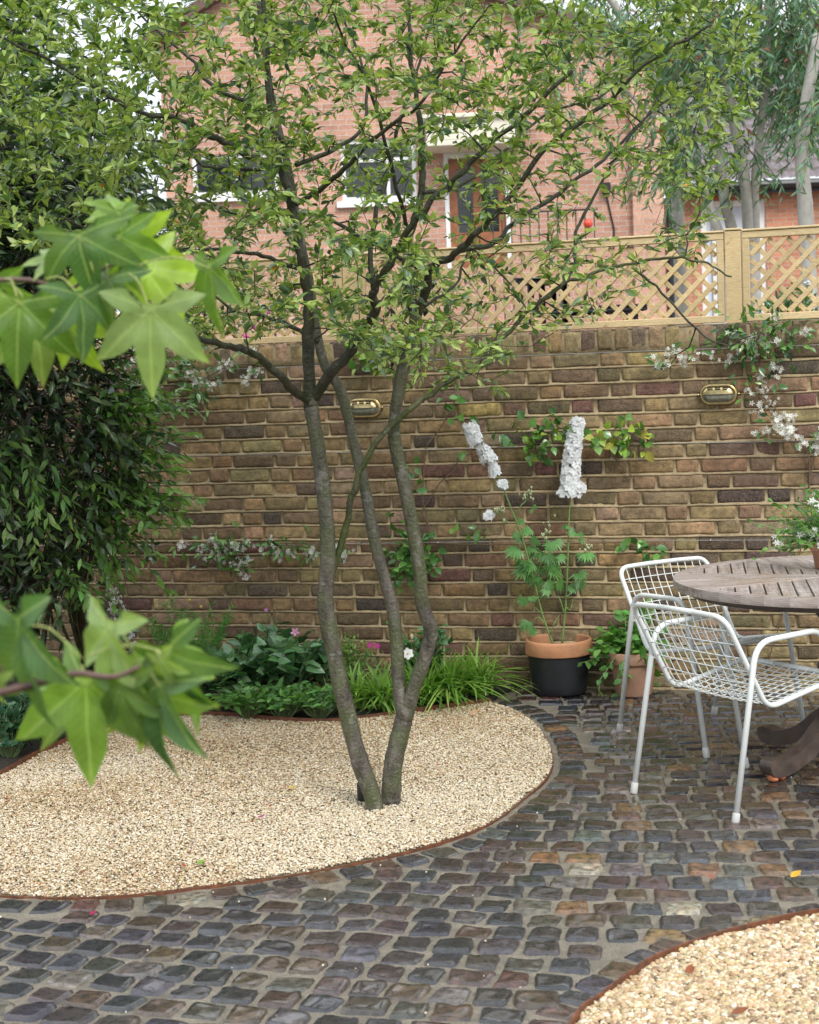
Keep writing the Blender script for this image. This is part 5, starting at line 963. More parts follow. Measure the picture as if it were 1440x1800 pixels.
def spike(path, n, r0, r1, size, seed):
    Fl = MB()
    r = np.random.default_rng(seed); q = smoothpath(path, 12); t = norm(np.gradient(q, axis=0)); k = (r.random(n) * (len(q) - 1)).astype(int); f = k / (len(q) - 1); v = norm(r.normal(size=(n, 3))); v = norm(v - t[k] * np.sum(v * t[k], 1, keepdims=True)); rad = (r0 + (r1 - r0) * f) * r.uniform(.75, 1.1, n)
    florets(Fl, q[k] + v * rad[:, None], norm(v + np.array([0, -.25, .15]) + r.normal(0, .12, v.shape)), size, pal([(.88, .89, .9), (.86, .88, .88)], [3, 2], n, .01, r), r, PFL)
    florets(Fl, q[k] + v * rad[:, None] * 1.04, norm(v + r.normal(0, .25, v.shape)), (size[0] * .45, size[1] * .45), pal([(.86, .86, .8)], [1], n, .02, r), r); Fl.build('flower_spike', M_PETAL, o1)
spike([rel(1002, 868), rel(1005, 820), rel(1010, 775), rel(1017, 735)], 340, .045, .028, (.015, .022), 1); spike([rel(985, 868), rel(992, 862)], 22, .014, .014, (.014, .02), 2); spike([rel(1022, 862), rel(1022, 850)], 34, .02, .02, (.014, .02), 7)
spike([rel(838, 778), rel(825, 742)], 60, .034, .026, (.015, .021), 3); spike([rel(872, 826), rel(836, 770)], 34, .016, .016, (.013, .018), 12); spike([rel(862, 812), rel(848, 788)], 46, .033, .026, (.015, .021), 4); spike([rel(872, 832), rel(867, 822)], 24, .025, .025, (.015, .02), 5); spike([rel(888, 852), rel(878, 852)], 20, .022, .018, (.014, .02), 6); spike([rel(856, 912), rel(864, 900)], 24, .022, .02, (.012, .017), 8)
for cx, cy, n, sx, sy in ((928, 868, 16, 10, 12), (880, 895, 14, 10, 6), (962, 930, 20, 9, 20), (1032, 965, 18, 12, 11), (888, 915, 4, 5, 5)):
    Bu = MB()
    for _ in range(n):
        p = rel(cx + rp.normal(0, sx * .55), cy + rp.normal(0, sy * .55), rp.normal(0, .012)); V, F = I1; a_ = rp.uniform(.003, .0058); Bu.add(V * np.array([a_, a_, a_ * 1.8]) + p, F, (.62, .66, .42)); tube(S_, [p, p + np.array([rp.normal(0, .006), 0, -.02])], .0008, 4, SC_, cap=False)
    Bu.build('bud_cluster', M_PETAL, o1)
def palm_t():
    V, F = [], []
    for a, l in ((0, 1), (.62, .92), (-.62, .92), (1.25, .7), (-1.25, .7)):
        for b, k, w_ in ((0, 1, .2), (.28, .82, .13), (-.28, .82, .13)):
            lv, lf = leaf_t(w_, .1, .18, 3); q = lv * l * k; c, s = math.cos(a + b), math.sin(a + b); n = len(V) and sum(len(v) for v in V); V.append(np.stack([q[:, 0] * c + q[:, 1] * s, -q[:, 0] * s + q[:, 1] * c, q[:, 2]], -1)); F.append(lf + (n or 0))
    return np.concatenate(V), np.concatenate(F)
PALM = palm_t(); lv = [(911, 978, 36), (919, 1006, 40), (941, 972, 32), (975, 962, 36), (961, 982, 34), (973, 1004, 40), (958, 1029, 38), (982, 1030, 36), (922, 1060, 32), (936, 1052, 22), (1031, 980, 34), (1018, 1015, 30), (933, 940, 26), (944, 956, 28), (1006, 935, 20), (993, 928, 18), (929, 1100, 34), (915, 920, 20), (1000, 1035, 26), (948, 1000, 34), (960, 1045, 26), (985, 985, 30), (925, 990, 30), (938, 1020, 32), (1012, 1032, 26), (940, 900, 14), (1018, 945, 20), (918, 950, 24), (940, 1110, 26)]
P_, D_, N_, s__, C_ = [], [], [], [], []
for x, y, sz in lv:
    for k in range(2):
        P_.append(rel(x + rp.normal(0, 4), y - sz * .25 + rp.normal(0, 3), rp.normal(0, .03))); D_.append(np.array([np.sign(x - 968 + rp.normal(0, 20)) * .6 + rp.normal(0, .3), rp.normal(-.3, .4), -.65])); N_.append(np.array([rp.normal(0, .3), -.75, .8])); s__.append(sz / 365 * rp.uniform(.6, .85)); C_.append(np.array((.11, .26, .07)) * rp.uniform(.7, 1.5))
P_, D_, N_ = map(np.array, (P_, D_, N_)); scatter(Lf, PALM[0], PALM[1], P_, rot_from(D_, norm(N_)), np.array(s__), np.array(C_))
S_.build('stems', M_ST, o1); Lf.build('foliage', M_LEAF, o1)
# second pot
PC2 = G(1115, 1230); d_ = norm(np.array([PC2[0], PC2[1], 0])); PC2 = PC2 + d_ * .09; PC2[2] = 0
o2 = empty('potted_shrub', PC2); tag(o2, 'bushy bright green plant in a plain terracotta pot behind the white chairs', 'potted plant')
lathe_obj('pot', [(0, .008), (.082, .008), (.086, .014), (.105, .15), (.108, .165), (.118, .165), (.1205, .17), (.1225, .215), (.120, .222), (.112, .222), (.109, .215), (.105, .17)], M_TC, o2, Z, col=(.47, .27, .18))
mb = MB(); mb.add([(0, 0, .195)] + [(.107 * math.cos(a), .107 * math.sin(a), .19) for a in gv], [(0, 1 + i, 1 + (i + 1) % 40) for i in range(40)]); mb.build('soil', M_SOIL, o2)
a, b = MB(), MB(); n = 95; d = norm(rp.normal(size=(n, 3)) * np.array([1, .8, .5]) + np.array([0, 0, .75])); shoots(a, b, np.tile([0, 0, .2], (n, 1)) + rp.normal(0, .02, (n, 3)), d * np.array([.9, .7, 1.25]), rp.uniform(.10, .23, n), 40, (.045, .075), [(.15, .34, .07), (.11, .27, .06), (.2, .42, .09)], [3, 3, 2], rp, w=.62, droop=.2, fold=.2, spread=1.0, colw=(.2, .3, .1))
shoots(a, b, np.array([[-.09, -.06, .2], [-.1, -.02, .2], [-.06, -.1, .2]]), norm(np.array([[-.5, -.4, -.3], [-.8, -.1, .3], [-.2, -.6, -.3]])), np.array([.15, .17, .12]), 60, (.035, .055), [(.1, .24, .06)], [1], rp, w=.62, droop=.5, colw=(.2, .3, .1))
a.build('stems', M_ST, o2); b.build('foliage', M_LEAF, o2)
# ------------------------------------------------------------------ table
M = NM('weathered_teak'); v = M.n('Attribute'); v.attribute_name = 'col'; g1 = M.noise(16, 6, .65, stretch=(1, 1, 1)); M_TOP = M
def teak(name, wet=0.0):
    M = NM(name); M.tc = M.n('TexCoord'); at = M.n('Attribute'); at.attribute_name = 'grain'; n1 = M.noise(9, 6, .6, vec=at.outputs['Vector']); n2 = M.noise(2.2, 5, .7); n3 = M.noise(35, 4, .7, vec=at.outputs['Vector'])
    c = M.ramp(n1, [(.25, (.19, .155, .135)), (.5, (.38, .32, .29)), (.75, (.58, .52, .48))]); c = M.mixc(M.ramp(n2, [(.5, 0.0), (.66, .55)]), c, M.mixc(1.0, c, (.95, .76, .52), 'MULTIPLY')); c = M.mixc(1.0, c, M.ramp(n3, [(.3, .7), (.7, 1.2)]), 'MULTIPLY')
    M.P(Base_Color=c, Roughness=M.ramp(n2, [(.35, .45), (.6, .18)])); M.bump(M.math('ADD', n1, n3), .0015); return M.m
M_TEAK = teak('weathered_teak_boards')
TC = np.array([1.65, 6.10, 0]); TR = .635; TH = .75
T_ = empty('round_table', TC); tag(T_, 'round weathered grey teak table with slatted top on a pedestal with curved feet', 'table')
def clip(poly, nrm_, d):
    o = []
    for i in range(len(poly)):
        a, b = poly[i], poly[(i + 1) % len(poly)]; da, db = nrm_ @ a - d, nrm_ @ b - d
        if da <= 0: o.append(a)
        if da * db < 0: o.append(a + (b - a) * (da / (da - db)))
    return o
def slab(mb, gr, poly, z0, z1, gdir, off, bev=.0015):
    poly = [np.array(p) for p in poly]; n = len(poly)
    if n < 3: return
    c = sum(poly) / n; ins = [p + (c - p) / (np.linalg.norm(c - p) + 1e-9) * bev * 1.4 for p in poly]; V = [(*p, z0) for p in poly] + [(*p, z1 - bev) for p in poly] + [(*p, z1) for p in ins]
    F = [tuple(range(n))[::-1], tuple(2 * n + i for i in range(n))] + [(k * n + i, k * n + (i + 1) % n, (k + 1) * n + (i + 1) % n, (k + 1) * n + i) for k in (0, 1) for i in range(n)]; mb.add(V, F)
    g = np.array(gdir); h = np.array([-g[1], g[0]])
    for v in V: p = np.array(v[:2]); gr.append((p @ g * .35 + off, p @ h * 5 + off * 3, v[2] * 5))
def setgrain(o, gr):
    a = o.data.attributes.new('grain', 'FLOAT_VECTOR', 'POINT'); a.data.foreach_set('vector', np.array(gr, np.float32).ravel())
disc = [np.array([math.cos(a), math.sin(a)]) for a in np.linspace(0, 2 * math.pi, 73)[:-1]]
lft = math.atan2(-.02, -1.0)                       # one solid wedge points to the left of the picture
def wedge(a0, a1, r_): 
    p = [q * r_ for q in disc]; n0 = np.array([math.sin(a0), -math.cos(a0)]); n1 = np.array([-math.sin(a1), math.cos(a1)]); return clip(clip(p, n0, 0), n1, 0)
mbT, grT = MB(), []; mbS, grS = MB(), []
hw = math.radians(23)
for k in range(4):
    a = lft + k * math.pi / 2
    for sgn in (-1, 1):                                # two boards per solid wedge, joined on its centre line
        w_ = wedge(*( (a - hw, a) if sgn < 0 else (a, a + hw)), TR); w_ = [q for q in w_]; nn = np.array([-math.sin(a), math.cos(a)]) * sgn
        w_ = clip(w_, -nn, -.0006); slab(mbT, grT, w_, TH - .034, TH, (math.cos(a), math.sin(a)), k * 2.3 + sgn)
    b0, b1 = a + hw, a + math.pi / 2 - hw; bm = (b0 + b1) / 2; ws = wedge(b0 + .004, b1 - .004, TR * .925); gd = np.array([.178, .984]); gp = np.array([-gd[1], gd[0]])
    for j in range(-14, 15):
        lo, hi = j * .054 - .0238, j * .054 + .0238; q = clip(clip(ws, gp, hi), -gp, -lo)
        if len(q) > 2: slab(mbS, grS, q, TH - .030, TH - .002, gd, j * 1.7 + k)
    for i in range(5):                               # outer rim in pieces
        c0, c1 = b0 + (b1 - b0) * i / 5, b0 + (b1 - b0) * (i + 1) / 5; seg = [np.array([math.cos(c0 + (c1 - c0) * t), math.sin(c0 + (c1 - c0) * t)]) for t in (0, .25, .5, .75, 1)]; poly = [p * (TR * .93) for p in seg] + [p * TR for p in seg[::-1]]; slab(mbT, grT, poly[::-1], TH - .034, TH, (-math.sin((c0 + c1) / 2), math.cos((c0 + c1) / 2)), 9 + k, bev=.0008)
q = mbT.build('tabletop', M_TEAK, T_, smooth=False); setgrain(q, grT); q = mbS.build('slats', M_TEAK, T_, smooth=False); setgrain(q, grS)
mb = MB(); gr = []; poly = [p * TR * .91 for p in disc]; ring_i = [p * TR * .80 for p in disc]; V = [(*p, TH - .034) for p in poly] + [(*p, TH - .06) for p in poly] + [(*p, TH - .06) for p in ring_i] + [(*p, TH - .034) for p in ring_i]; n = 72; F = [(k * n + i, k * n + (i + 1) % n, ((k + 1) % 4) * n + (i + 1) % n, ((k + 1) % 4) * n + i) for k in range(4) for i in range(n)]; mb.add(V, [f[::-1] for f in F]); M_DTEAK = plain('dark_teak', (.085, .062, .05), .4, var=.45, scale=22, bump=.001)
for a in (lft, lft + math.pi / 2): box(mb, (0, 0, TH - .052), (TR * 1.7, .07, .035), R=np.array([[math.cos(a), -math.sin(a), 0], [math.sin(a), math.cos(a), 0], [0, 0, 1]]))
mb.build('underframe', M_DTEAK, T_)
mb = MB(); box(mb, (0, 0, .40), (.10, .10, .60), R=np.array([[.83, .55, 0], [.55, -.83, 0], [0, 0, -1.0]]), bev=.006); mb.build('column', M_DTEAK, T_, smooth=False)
def footprof(): return [(.045, .10), (.045, .24), (.08, .225), (.13, .19), (.20, .135), (.27, .10), (.34, .085), (.385, .092), (.415, .088), (.425, .065), (.41, .035), (.37, .022), (.30, .028), (.22, .055), (.15, .09), (.10, .10)]
def prof3(par, nm, prof, ang, th, mat, z0=0.0):
    pr = smoothpath(np.array(prof + prof[:1]), 4)[:-1]; d = np.array([math.cos(ang), math.sin(ang)]); s = np.array([-d[1], d[0]]) * th / 2; n = len(pr); V = [(*(d * x + s * k), z + z0) for k in (-1, 1) for x, z in pr]; F = [(i, (i + 1) % n, n + (i + 1) % n, n + i) for i in range(n)]
    mb = MB(); mb.add(V, F)
    from mathutils.geometry import tessellate_polygon
    tr = tessellate_polygon([[Vector((x, z, 0)) for x, z in pr]]); mb.add(V, [tuple(t) for t in tr] + [tuple(n + q for q in t[::-1]) for t in tr]); return mb.build(nm, mat, par, smooth=False)
A0 = math.atan2(-.55, -.83)
for k in range(4):
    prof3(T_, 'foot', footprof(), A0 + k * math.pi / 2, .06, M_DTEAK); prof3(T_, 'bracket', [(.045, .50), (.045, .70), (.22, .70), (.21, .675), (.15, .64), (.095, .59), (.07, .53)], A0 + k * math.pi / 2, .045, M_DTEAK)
# shims under the near foot
for k, (dx, lab) in enumerate(((.385, 'terracotta pot foot under the table foot nearest the white chair, outer one'), (.345, 'terracotta pot foot under the table foot nearest the white chair, inner one'))):
    p = TC + np.array([math.cos(A0), math.sin(A0), 0]) * dx; o = MB(); V, F = I2; o.add(V * np.array([.022, .03, .016]) * (1 + .12 * wob(V, 2.5, k))[:, None] + p + np.array([0, 0, .017]), F, (.5, .16, .07)); tag(o.build('pot_foot', M_TC), lab, 'pot foot')
# ------------------------------------------------------------------ chairs
M_CH = plain('white_powder_coat', (.72, .75, .73), .32, var=.05, scale=15); M_CAP = plain('white_rubber', (.5, .5, .47), .6, var=.05)
def rounded(pts, rads, n=6):
    pts = [np.array(p, float) for p in pts]; o = [pts[0]]
    for i in range(1, len(pts) - 1):
        a, b, c = pts[i - 1], pts[i], pts[i + 1]; u, v = norm(a - b), norm(c - b); r = min(rads, np.linalg.norm(a - b) * .48, np.linalg.norm(c - b) * .48)
        for t in np.linspace(0, 1, n): p0, p1 = b + u * r, b + v * r; o.append((1 - t) ** 2 * p0 + 2 * t * (1 - t) * b + t * t * p1)
    o.append(pts[-1]); return np.array(o)
def make_chair(label):
    """local: faces +Y, x sideways"""
    o = empty('wire_armchair'); tag(o, label, 'chair', 'white wire armchairs at the table')
    for s in (-1, 1):
        x = .262 * s; pts = rounded([(x * 1.02, -.285, .012), (x, -.165, .62), (x, .165, .628), (x * 1.03, .285, .012)], .075, 8); mb = MB(); tube(mb, pts, .0108, 12); q = mb.build('side_frame', M_CH, o)
        for e in (0, -1): mb = MB(); f = pts[e]; g = norm(pts[1 if e == 0 else -2] - f); tube(mb, [f - g * .012, f - g * .008, f + g * .028, f + g * .030], [.012, .0142, .0136, .012], 14); mb.build('foot_cap', M_CAP, q)
    bk, mb = .243, MB(); path = lambda s: [(s * .09, -.292, .722), (s * bk, -.292, .718), (s * bk, -.10, .375), (s * bk, .27, .442), (s * .09, .272, .442)]
    L_ = rounded(path(-1), .055, 8); R_ = rounded(path(1), .055, 8); tube(mb, np.concatenate([L_[::-1], R_, L_[-1:]])[:-1], .0098, 12, cap=False); tube(mb, [L_[-1], R_[-1]], .0098, 12); tube(mb, [L_[0], R_[0]], .0098, 12); tube(mb, [(-bk, -.17, .50), (-.262, -.19, .505)], .006, 6); tube(mb, [(bk, -.17, .50), (.262, -.19, .505)], .006, 6); mb.build('seat_frame', M_CH, o)
    prof = rounded([(0, -.292, .716), (0, -.10, .372), (0, .27, .440)], .075, 10); prof = prof[:, 1:]; seg = np.linalg.norm(np.diff(prof, axis=0), axis=1); S = np.concatenate([[0], np.cumsum(seg)]); iy = lambda s: np.interp(s, S, prof[:, 0]); iz = lambda s: np.interp(s, S, prof[:, 1]); sb = .36
    def pt(x, s): sag = (1 - (x / bk) ** 2); back = 1 if s < sb else 0; return (x, iy(s) - .018 * sag * (back) - 0.0, iz(s) - .012 * sag * (1 - back))
    bw, sw = MB(), MB()
    for x in np.linspace(-bk, bk, 13)[1:-1]:
        ss = np.linspace(0, S[-1], 46); q = []
        for s in ss: t = min(1, max(0, (s - sb + .06) / .12)); sag = 1 - (x / bk) ** 2; q.append((x, iy(s) - .018 * sag * (1 - t) * math.sin(min(1, s / .1) * math.pi / 2), iz(s) - .013 * sag * t * math.sin(min(1, (S[-1] - s) / .08) * math.pi / 2)))
        k = int(46 * sb / S[-1]); tube(bw, q[:k + 1], .0023, 6, cap=False); tube(sw, q[k:], .0023, 6, cap=False)
    for s in list(np.arange(.055, sb, .058)): tube(bw, [(x, iy(s) - .018 * (1 - (x / bk) ** 2), iz(s) + .0) for x in np.linspace(-bk, bk, 12)], .0023, 6)
    for s in list(np.arange(sb + .02, S[-1] - .01, .036)): tube(sw, [(x, iy(s), iz(s) - .013 * (1 - (x / bk) ** 2) + .004) for x in np.linspace(-bk, bk, 12)], .0023, 6)
    bw.build('backrest', M_CH, o); sw.build('seat', M_CH, o); return o
ch = make_chair('white wire armchair nearest the camera, its seat turned towards the table')
A_, B_, Cc = np.array([1.073, 5.347]), np.array([.797, 5.818]), np.array([1.283, 6.123])
f1 = norm(Cc - B_); c1 = (A_ + B_) / 2 + f1 * .285; ch.location = (c1[0], c1[1], 0); ch.rotation_euler = (0, 0, math.atan2(f1[1], f1[0]) - math.pi / 2)
def copy_tree(o, par=None):
    c = o.copy(); COL.objects.link(c); c.parent = par; c.matrix_parent_inverse = o.matrix_parent_inverse
    for k in o.children: copy_tree(k, c)
    return c
bpy.context.view_layer.update()
ch2 = copy_tree(ch); ch2['label'] = 'white wire armchair farther back between the table and the wall'
D_2, E_2, F_2 = np.array([.895, 6.803]), np.array([1.17, 6.327]), np.array([1.322, 7.031]); f2 = norm(E_2 - D_2); c2 = (D_2 + F_2) / 2 + f2 * .275; ch2.location = (c2[0], c2[1], 0); ch2.rotation_euler = (0, 0, math.atan2(f2[1], f2[0]) - math.pi / 2)
# little pot of jasmine standing on the table
p3 = P(1452, 988, 6.28); p3[2] = TH + .001; o3 = empty('potted_jasmine', p3); tag(o3, 'small terracotta pot with white flowered trailing plant standing on the table at the right edge', 'potted plant')
lathe_obj('pot', [(0, .004), (.042, .004), (.054, .075), (.060, .075), (.063, .08), (.064, .105), (.060, .108), (.055, .104), (.052, .07)], M_TC, o3, Z, 40, (.5, .26, .17)); lathe_obj('soil', [(0, .095), (.055, .092)], M_SOIL, o3, Z, 30)
a, b, c = MB(), MB(), MB(); n = 52; d = norm(rp.normal(size=(n, 3)) * np.array([1, .8, .7]) + np.array([-1.1, 0, 1.15])); ln3 = rp.uniform(.14, .34, n); P3, D3 = shoots(a, b, np.tile([0, 0, .1], (n, 1)) + rp.normal(0, .01, (n, 3)), d, ln3, 42, (.025, .042), [(.1, .24, .05), (.16, .34, .07), (.06, .15, .04)], [3, 2, 2], rp, w=.5, droop=.22, colw=(.2, .3, .1)); 
for k in rp.choice(len(P3), 19, replace=False): c = MB(); florets(c, P3[k] + rp.normal(0, .012, (7, 3)) + np.array([0, -.012, 0]), norm(rp.normal(size=(7, 3)) + np.array([0, -.9, .4])), (.010, .015), np.tile([.87, .87, .82], (7, 1)), rp, petalflower(5, .5, 1, .1)); c.build('flower_cluster', M_PETAL, o3)
a.build('stems', M_ST, o3); b.build('foliage', M_LEAF, o3)
# ------------------------------------------------------------------ planting bed
FL_OUT = []
def plant(name, label, cat, gx_, gy_, fn, group=None, mat=None, z=.012):
    b = G(gx_, gy_, z); o = empty(name, b); tag(o, label, cat, group); a, l, f = MB(), MB(), MB(); r = np.random.default_rng(int(gx_ * 3 + gy_)); fn(a, l, f, r)
    if a.n: a.build('stems', M_ST, o)
    if l.n: l.build('foliage', mat or M_LEAF, o)
    if f.n: f.build('flower', M_PETAL, o)
    for q in FL_OUT: q.build('flower', M_PETAL, o)
    FL_OUT.clear(); return o
def blades(n, L0, L1, w=.012, cols=((.16, .32, .05), (.24, .42, .08), (.1, .22, .04), (.36, .5, .12))):
    def fn(a, l, f, r):
        for _ in range(n):
            th = r.uniform(0, 6.283); L_ = r.uniform(L0, L1); lean = r.uniform(.3, 1.15); k = 8; s = np.linspace(0, 1, k + 1); out_ = np.array([math.cos(th), math.sin(th), 0]); h = L_ * (s * (1.0 - .25 * lean) - lean * .62 * s ** 2.2); rr = L_ * lean * (.25 * s + .6 * s ** 2); c = out_ * (rr[:, None] + .02 * r.random()) + up * h[:, None]; c[:, 2] = np.maximum(c[:, 2], .006); sd = np.array([-out_[1], out_[0], 0]); ww = w * r.uniform(.7, 1.2) * np.sqrt(np.clip(1 - s ** 3, 0.0, 1)) * .5 + .0004
            ba = np.array([r.normal(0, .025), r.normal(0, .025), 0]); V = np.stack([c - sd * ww[:, None] + ba, c + ba - up * ww[:, None] * .4, c + sd * ww[:, None] + ba], 1).reshape(-1, 3); i = np.arange(k)[:, None] * 3 + np.arange(2)[None]; F = np.stack([i, i + 1, i + 4, i + 3], -1).reshape(-1, 4); cc_ = np.array(cols[r.choice(len(cols), p=[.4, .3, .2, .1])]) * r.uniform(.8, 1.2); l.add(V, F, cc_)
    return fn
for gx_, gy_, n, L0, L1, lab in ((632, 1244, 130, .2, .34, 'leftmost clump of bright grassy leaves, just right of the left tree stem'), (676, 1246, 120, .2, .33, 'clump of bright grassy leaves right behind the base of the forked stem'), (742, 1238, 140, .22, .38, 'clump of grassy leaves directly right of the forked stem'), (790, 1232, 160, .24, .42, 'tall clump of grassy leaves under the rose, right of the tree stems'), (838, 1222, 130, .22, .42, 'rightmost clump of grassy leaves, arching over the corner of the rusty edging')): plant('lilyturf', lab, 'grass clump', gx_, gy_, blades(n, L0, L1), 'grassy clumps along the rusty edging')
plant('dry_grass', 'wisps of straw coloured dry grass left of the left tree stem', 'grass clump', 572, 1235, blades(26, .14, .26, .004, ((.4, .28, .12), (.5, .38, .18), (.3, .2, .09), (.35, .3, .12))))
def leafy(n, H, R, ls, cols, wts=None, w=.5, droop=.3, per=30, spread=.9, flat=.5, flowers=(), fcol=(.8, .8, .78), fsize=.03, young=.0, base=.03, ends=0.0, tmpl=None, upk=.9):
    def fn(a, l, f, r):
        th = r.uniform(0, 6.283, n); lean = r.uniform(0, 1, n) ** .7; d = np.stack([np.cos(th) * lean * R / max(H, .01), np.sin(th) * lean * R / max(H, .01), np.ones(n)], -1); st = np.stack([np.cos(th) * lean * base, np.sin(th) * lean * base, np.zeros(n)], -1)
        shoots(a, l, st, norm(d), np.linalg.norm(d, axis=1) * H * r.uniform(.6, 1.0, n), per, ls, cols, wts or [1] * len(cols), r, w=w, droop=droop * flat, young=young, spread=spread, colw=(.15, .2, .08), ends_only=ends, tmpl=tmpl, up_=upk)
        for fx, fy, fz in flowers:
            p = np.array([fx, fy, fz]); tube(a, smoothpath([(0, 0, 0), (fx * .4, fy * .4, fz * .6), p], 5), .0014, 5, (.14, .2, .07)); nn = norm(np.array([[fx * .5, -1.0, .45]])); f = MB(); FL_OUT.append(f); florets(f, p[None], nn, (fsize, fsize * 1.01), np.array([fcol]), r); V, F = I1; f.add(V * fsize * .16 + p + nn[0] * .006, F, (.7, .5, .1))
    return fn
ANE = [(.07, .17, .06), (.1, .22, .08), (.05, .115, .05), (.14, .25, .12)]
plant('anemone', 'leafy plant with one pale pink flower left of the left tree stem', 'plant', 505, 1240, leafy(44, .38, .22, (.07, .12), ANE, per=18, w=.55, ends=.45, flowers=[(.06, -.08, .37)], fcol=(.75, .35, .6), fsize=.022), mat=M_GLOSSLEAF)
plant('anemone', 'dark leafy plant behind the lower foreground leaves, left of the pink flower', 'plant', 425, 1240, leafy(48, .32, .26, (.08, .13), ANE, per=18, w=.55, ends=.4), mat=M_GLOSSLEAF); plant('anemone', 'leafy plant with small pink buds against the wall, behind the pale pink flower', 'plant', 470, 1218, leafy(40, .40, .2, (.07, .11), ANE, per=16, w=.5, ends=.4, flowers=[(.02, -.06, .43)], fcol=(.6, .25, .5), fsize=.012), mat=M_GLOSSLEAF)
plant('anemone', 'dark leafy plant close behind the left tree stem', 'plant', 562, 1225, leafy(40, .28, .2, (.07, .11), ANE, per=18, w=.5, ends=.35), mat=M_GLOSSLEAF); plant('anemone', 'low dark leafy plant in the bed under the left evergreen shrub', 'plant', 340, 1232, leafy(40, .26, .24, (.07, .11), ANE, per=18, w=.5, ends=.3), mat=M_GLOSSLEAF)
PAC = [(.11, .26, .07), (.16, .34, .09), (.08, .18, .055)]
for gx_, gy_, R, lab in ((440, 1262, .16, 'low whorled evergreen clump at the edge of the gravel, left'), (500, 1263, .15, 'low whorled evergreen clump spilling over the rusty edging, middle'), (562, 1262, .17, 'low whorled evergreen clump at the foot of the left tree stem')): plant('pachysandra', lab, 'plant', gx_, gy_, leafy(46, .16, R * 1.15, (.038, .062), PAC, per=46, w=.45, spread=1.1, flat=.2, ends=.5), 'low whorled evergreen clumps by the edging')
HEL = [(.03, .085, .045), (.045, .12, .06), (.07, .16, .08)]
for gx_, gy_, R, lab in ((18, 1330, .2, 'dark leafy plant at the far left edge beside the gravel'), (75, 1300, .2, 'dark leafy plant behind the rusty edging at the left end of the gravel'), (150, 1268, .2, 'dark leafy plant behind the lower foreground leaves at the back of the gravel'), (235, 1245, .18, 'low dark leafy plant behind the drooping foreground leaves')): plant('hellebore', lab, 'plant', gx_, gy_, leafy(46, .28, R, (.06, .1), HEL, per=24, w=.42, ends=.2), 'dark leafy plants at the left end of the bed', mat=M_GLOSSLEAF)
def feather(a, l, f, r):
    for _ in range(46):
        th = r.uniform(0, 6.28); L_ = r.uniform(.26, .5); d = norm(np.array([math.cos(th) * .45, math.sin(th) * .35, 1.0])); c = [np.zeros(3), d * L_ * .5, d * L_ + np.array([math.cos(th), math.sin(th), -.2]) * .03]; s = smoothpath(c, 6); tube(a, s, .0012, 4, (.12, .26, .06), cap=False)
        for q in s[4:]:
            for _ in range(7): e = q + norm(r.normal(size=3)) * r.uniform(.025, .05); tube(l, [q, (q + e) / 2 + np.array([0, 0, -.003]), e], [.002, .0018, .0006], 3, np.array((.16, .38, .07)) * r.uniform(.7, 1.3), cap=False)
    for p in ((.02, -.05, .5), (.07, -.02, .46)): V, F = I1; f.add(V * .008 + np.array(p), F, (.7, .6, .1))
plant('feathery_plant', 'feathery fine leaved green plant against the lower wall at left', 'plant', 338, 1226, feather)
plant('feathery_plant', 'low wispy fine leaved plant beside the magenta flower', 'plant', 655, 1228, lambda a, l, f, r: feather(a, l, f, r) if False else leafy(18, .26, .1, (.018, .03), [(.2, .3, .09), (.13, .22, .06)], per=40, w=.25, flowers=[(.0, -.03, .27), (.035, -.02, .262)], fcol=(.62, .03, .35), fsize=.017)(a, l, f, r))
plant('small_shrub', 'small airy shrub with tiny yellow green leaves between the two tree stems', 'shrub', 617, 1224, leafy(40, .36, .12, (.018, .028), [(.22, .36, .09), (.14, .26, .06), (.3, .42, .12)], per=70, w=.7, young=.2))
plant('rose', 'rose bush with one open white flower right of the forked tree stem', 'rose', 752, 1226, leafy(40, .44, .17, (.035, .06), [(.04, .13, .05), (.06, .18, .06)], per=40, w=.6, young=.2, flowers=[], spread=1.0), mat=M_GLOSSLEAF)
b = G(738, 1225, .012); o = empty('white_rose', b); tag(o, 'single white rose bloom with a cream bud above it, between the forked stems', 'flower'); a, f = MB(), MB(); Yr_ = b[1] - .27; pf = P(717, 1149, Yr_) - b; tube(a, smoothpath([(0, 0, 0), pf * .6 + np.array([.02, 0, 0]), pf + np.array([.005, .01, 0])], 6), .0022, 6, (.1, .2, .06)); bd = P(724, 1119, Yr_) - b; tube(a, smoothpath([pf * .6 + np.array([.02, 0, 0]), bd - np.array([.004, 0, .03]), bd], 6), .0016, 6, (.1, .2, .06)); florets(f, np.array([pf, pf + np.array([0, -.004, 0])]), norm(np.array([[0, -1, .3], [.1, -1, .3]])), (.027, .03), np.array([(.87, .87, .84)] * 2), rp, petalflower(6, .75, 1, .15)); V, F = I1; f.add(V * .006 + pf + np.array([0, -.012, .003]), F, (.75, .65, .3)); V, F = I2; f.add(V * np.array([.008, .008, .015]) + bd, F, (.75, .55, .32)); a.build('stems', M_ST, o); f.build('petals', M_PETAL, o)
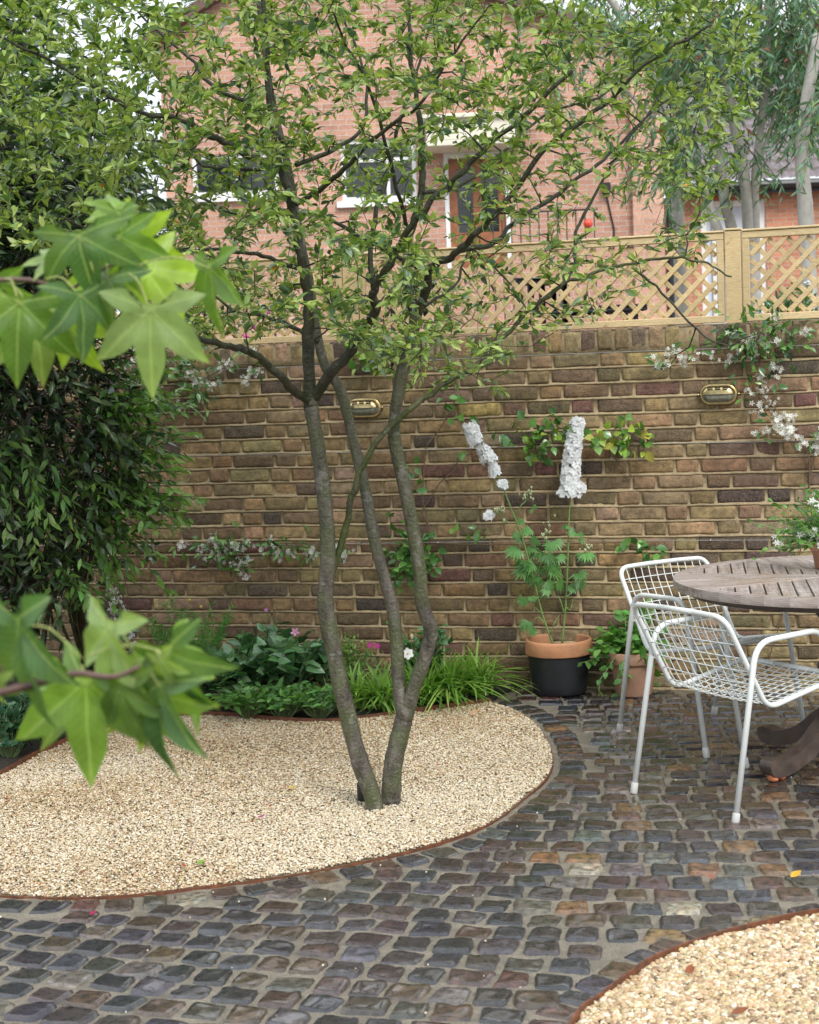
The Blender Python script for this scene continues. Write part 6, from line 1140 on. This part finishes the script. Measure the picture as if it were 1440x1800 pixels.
# ------------------------------------------------------------------ small things
p = G(638, 1416); p[1] += .03; o = empty('ground_spotlight', p); tag(o, 'small black cylindrical spotlight behind the foot of the left tree stem', 'spotlight'); lathe_obj('housing', [(0, .002), (.020, .002), (.0205, .006), (.0205, .074), (.0195, .078), (.016, .078), (.0155, .070), (0, .070)], M_BLACK, o, Z, 28); lathe_obj('lens', [(0, .0722), (.0152, .0718)], M_LENS, o, Z, 20)
def fallen(px, py, s, col, label, rz=0.3, z=.014):
    tv, tf = leaf_t(.55, .35, -.25, 5); mb = MB(); R = rot_from(np.array([[math.cos(rz), math.sin(rz), .05]]), np.array([[.1, -.25, 1.0]])); scatter(mb, tv, tf, G(px, py, z)[None], R, np.array([s]), np.array([col])); tag(mb.build('fallen_leaf', M_LEAF), label, 'leaf')
fallen(1390, 1542, .045, (.75, .42, .03), 'bright yellow fallen leaf on the setts beside the right edge', .6, .022); fallen(1255, 1546, .035, (.35, .13, .08), 'reddish brown fallen leaf on a dark sett in front of the near chair', 2.0, .022); fallen(1210, 1712, .04, (.28, .08, .03), 'dark red curled leaf on the rusty edge of the right gravel bed', 1.2, .035); fallen(505, 1387, .04, (.6, .42, .15), 'ochre fallen leaf on the gravel left of the tree', .2, .026); fallen(1285, 1782, .045, (.25, .09, .04), 'brown fallen leaf on the right gravel bed', .1, .034); fallen(347, 1519, .03, (.2, .4, .05), 'small green fallen leaf on the gravel near its front edge', .8, .026)
fallen(158, 1608, .022, (.45, .02, .12), 'crimson petal on the setts just below the left gravel edge', .8, .02); fallen(455, 1437, .022, (.4, .05, .25), 'magenta petal on the gravel left of the tree foot', .3, .026); fallen(825, 1255, .05, (.6, .35, .2), 'pinkish brown fallen leaf at the back corner of the gravel', .2, .026)
mb = MB(); rl = np.random.default_rng(88); n = 330; q = rl.uniform(BED.min(0), BED.max(0), (n * 4, 2)); q = q[inpoly(q, BED)][:n]; tv, tf = leaf_t(.5, .4, -.3, 3); th = rl.uniform(0, 6.28, len(q)); scatter(mb, tv, tf, np.c_[q, np.full(len(q), .025)], rot_from(np.stack([np.cos(th), np.sin(th), rl.normal(0, .2, len(q))], -1), norm(np.stack([rl.normal(0, .4, len(q)), rl.normal(0, .4, len(q)), np.ones(len(q))], -1))), rl.uniform(.008, .024, len(q)), pal([(.22, .08, .035), (.3, .14, .06), (.15, .08, .04), (.4, .1, .05)], [3, 3, 2, 1], len(q), .2, rl)); tag(mb.build('leaf_litter', M_LEAF), 'small scattered brown leaf fragments on the gravel', 'leaf litter', kind='stuff')
mb = MB(); q = rl.uniform([-1.3, 3.6], [2.2, 7.6], (110, 2)); q = q[~inpoly(q, BED) & ~inpoly(q, RBED) & ~inpoly(q, SOIL)]; V, F = I1
scatter(mb, V, F, np.c_[q, np.full(len(q), .012)], rot_from(norm(rl.normal(size=(len(q), 3))), norm(rl.normal(size=(len(q), 3)))), rl.uniform(.002, .0048, len(q)), pal([(.6, .5, .35), (.3, .2, .12), (.7, .65, .5)], [2, 1, 1], len(q), .1, rl)); tag(mb.build('stray_pebbles', M_PEB), 'stray pale pebbles and crumbs scattered over the setts', 'gravel', kind='stuff')
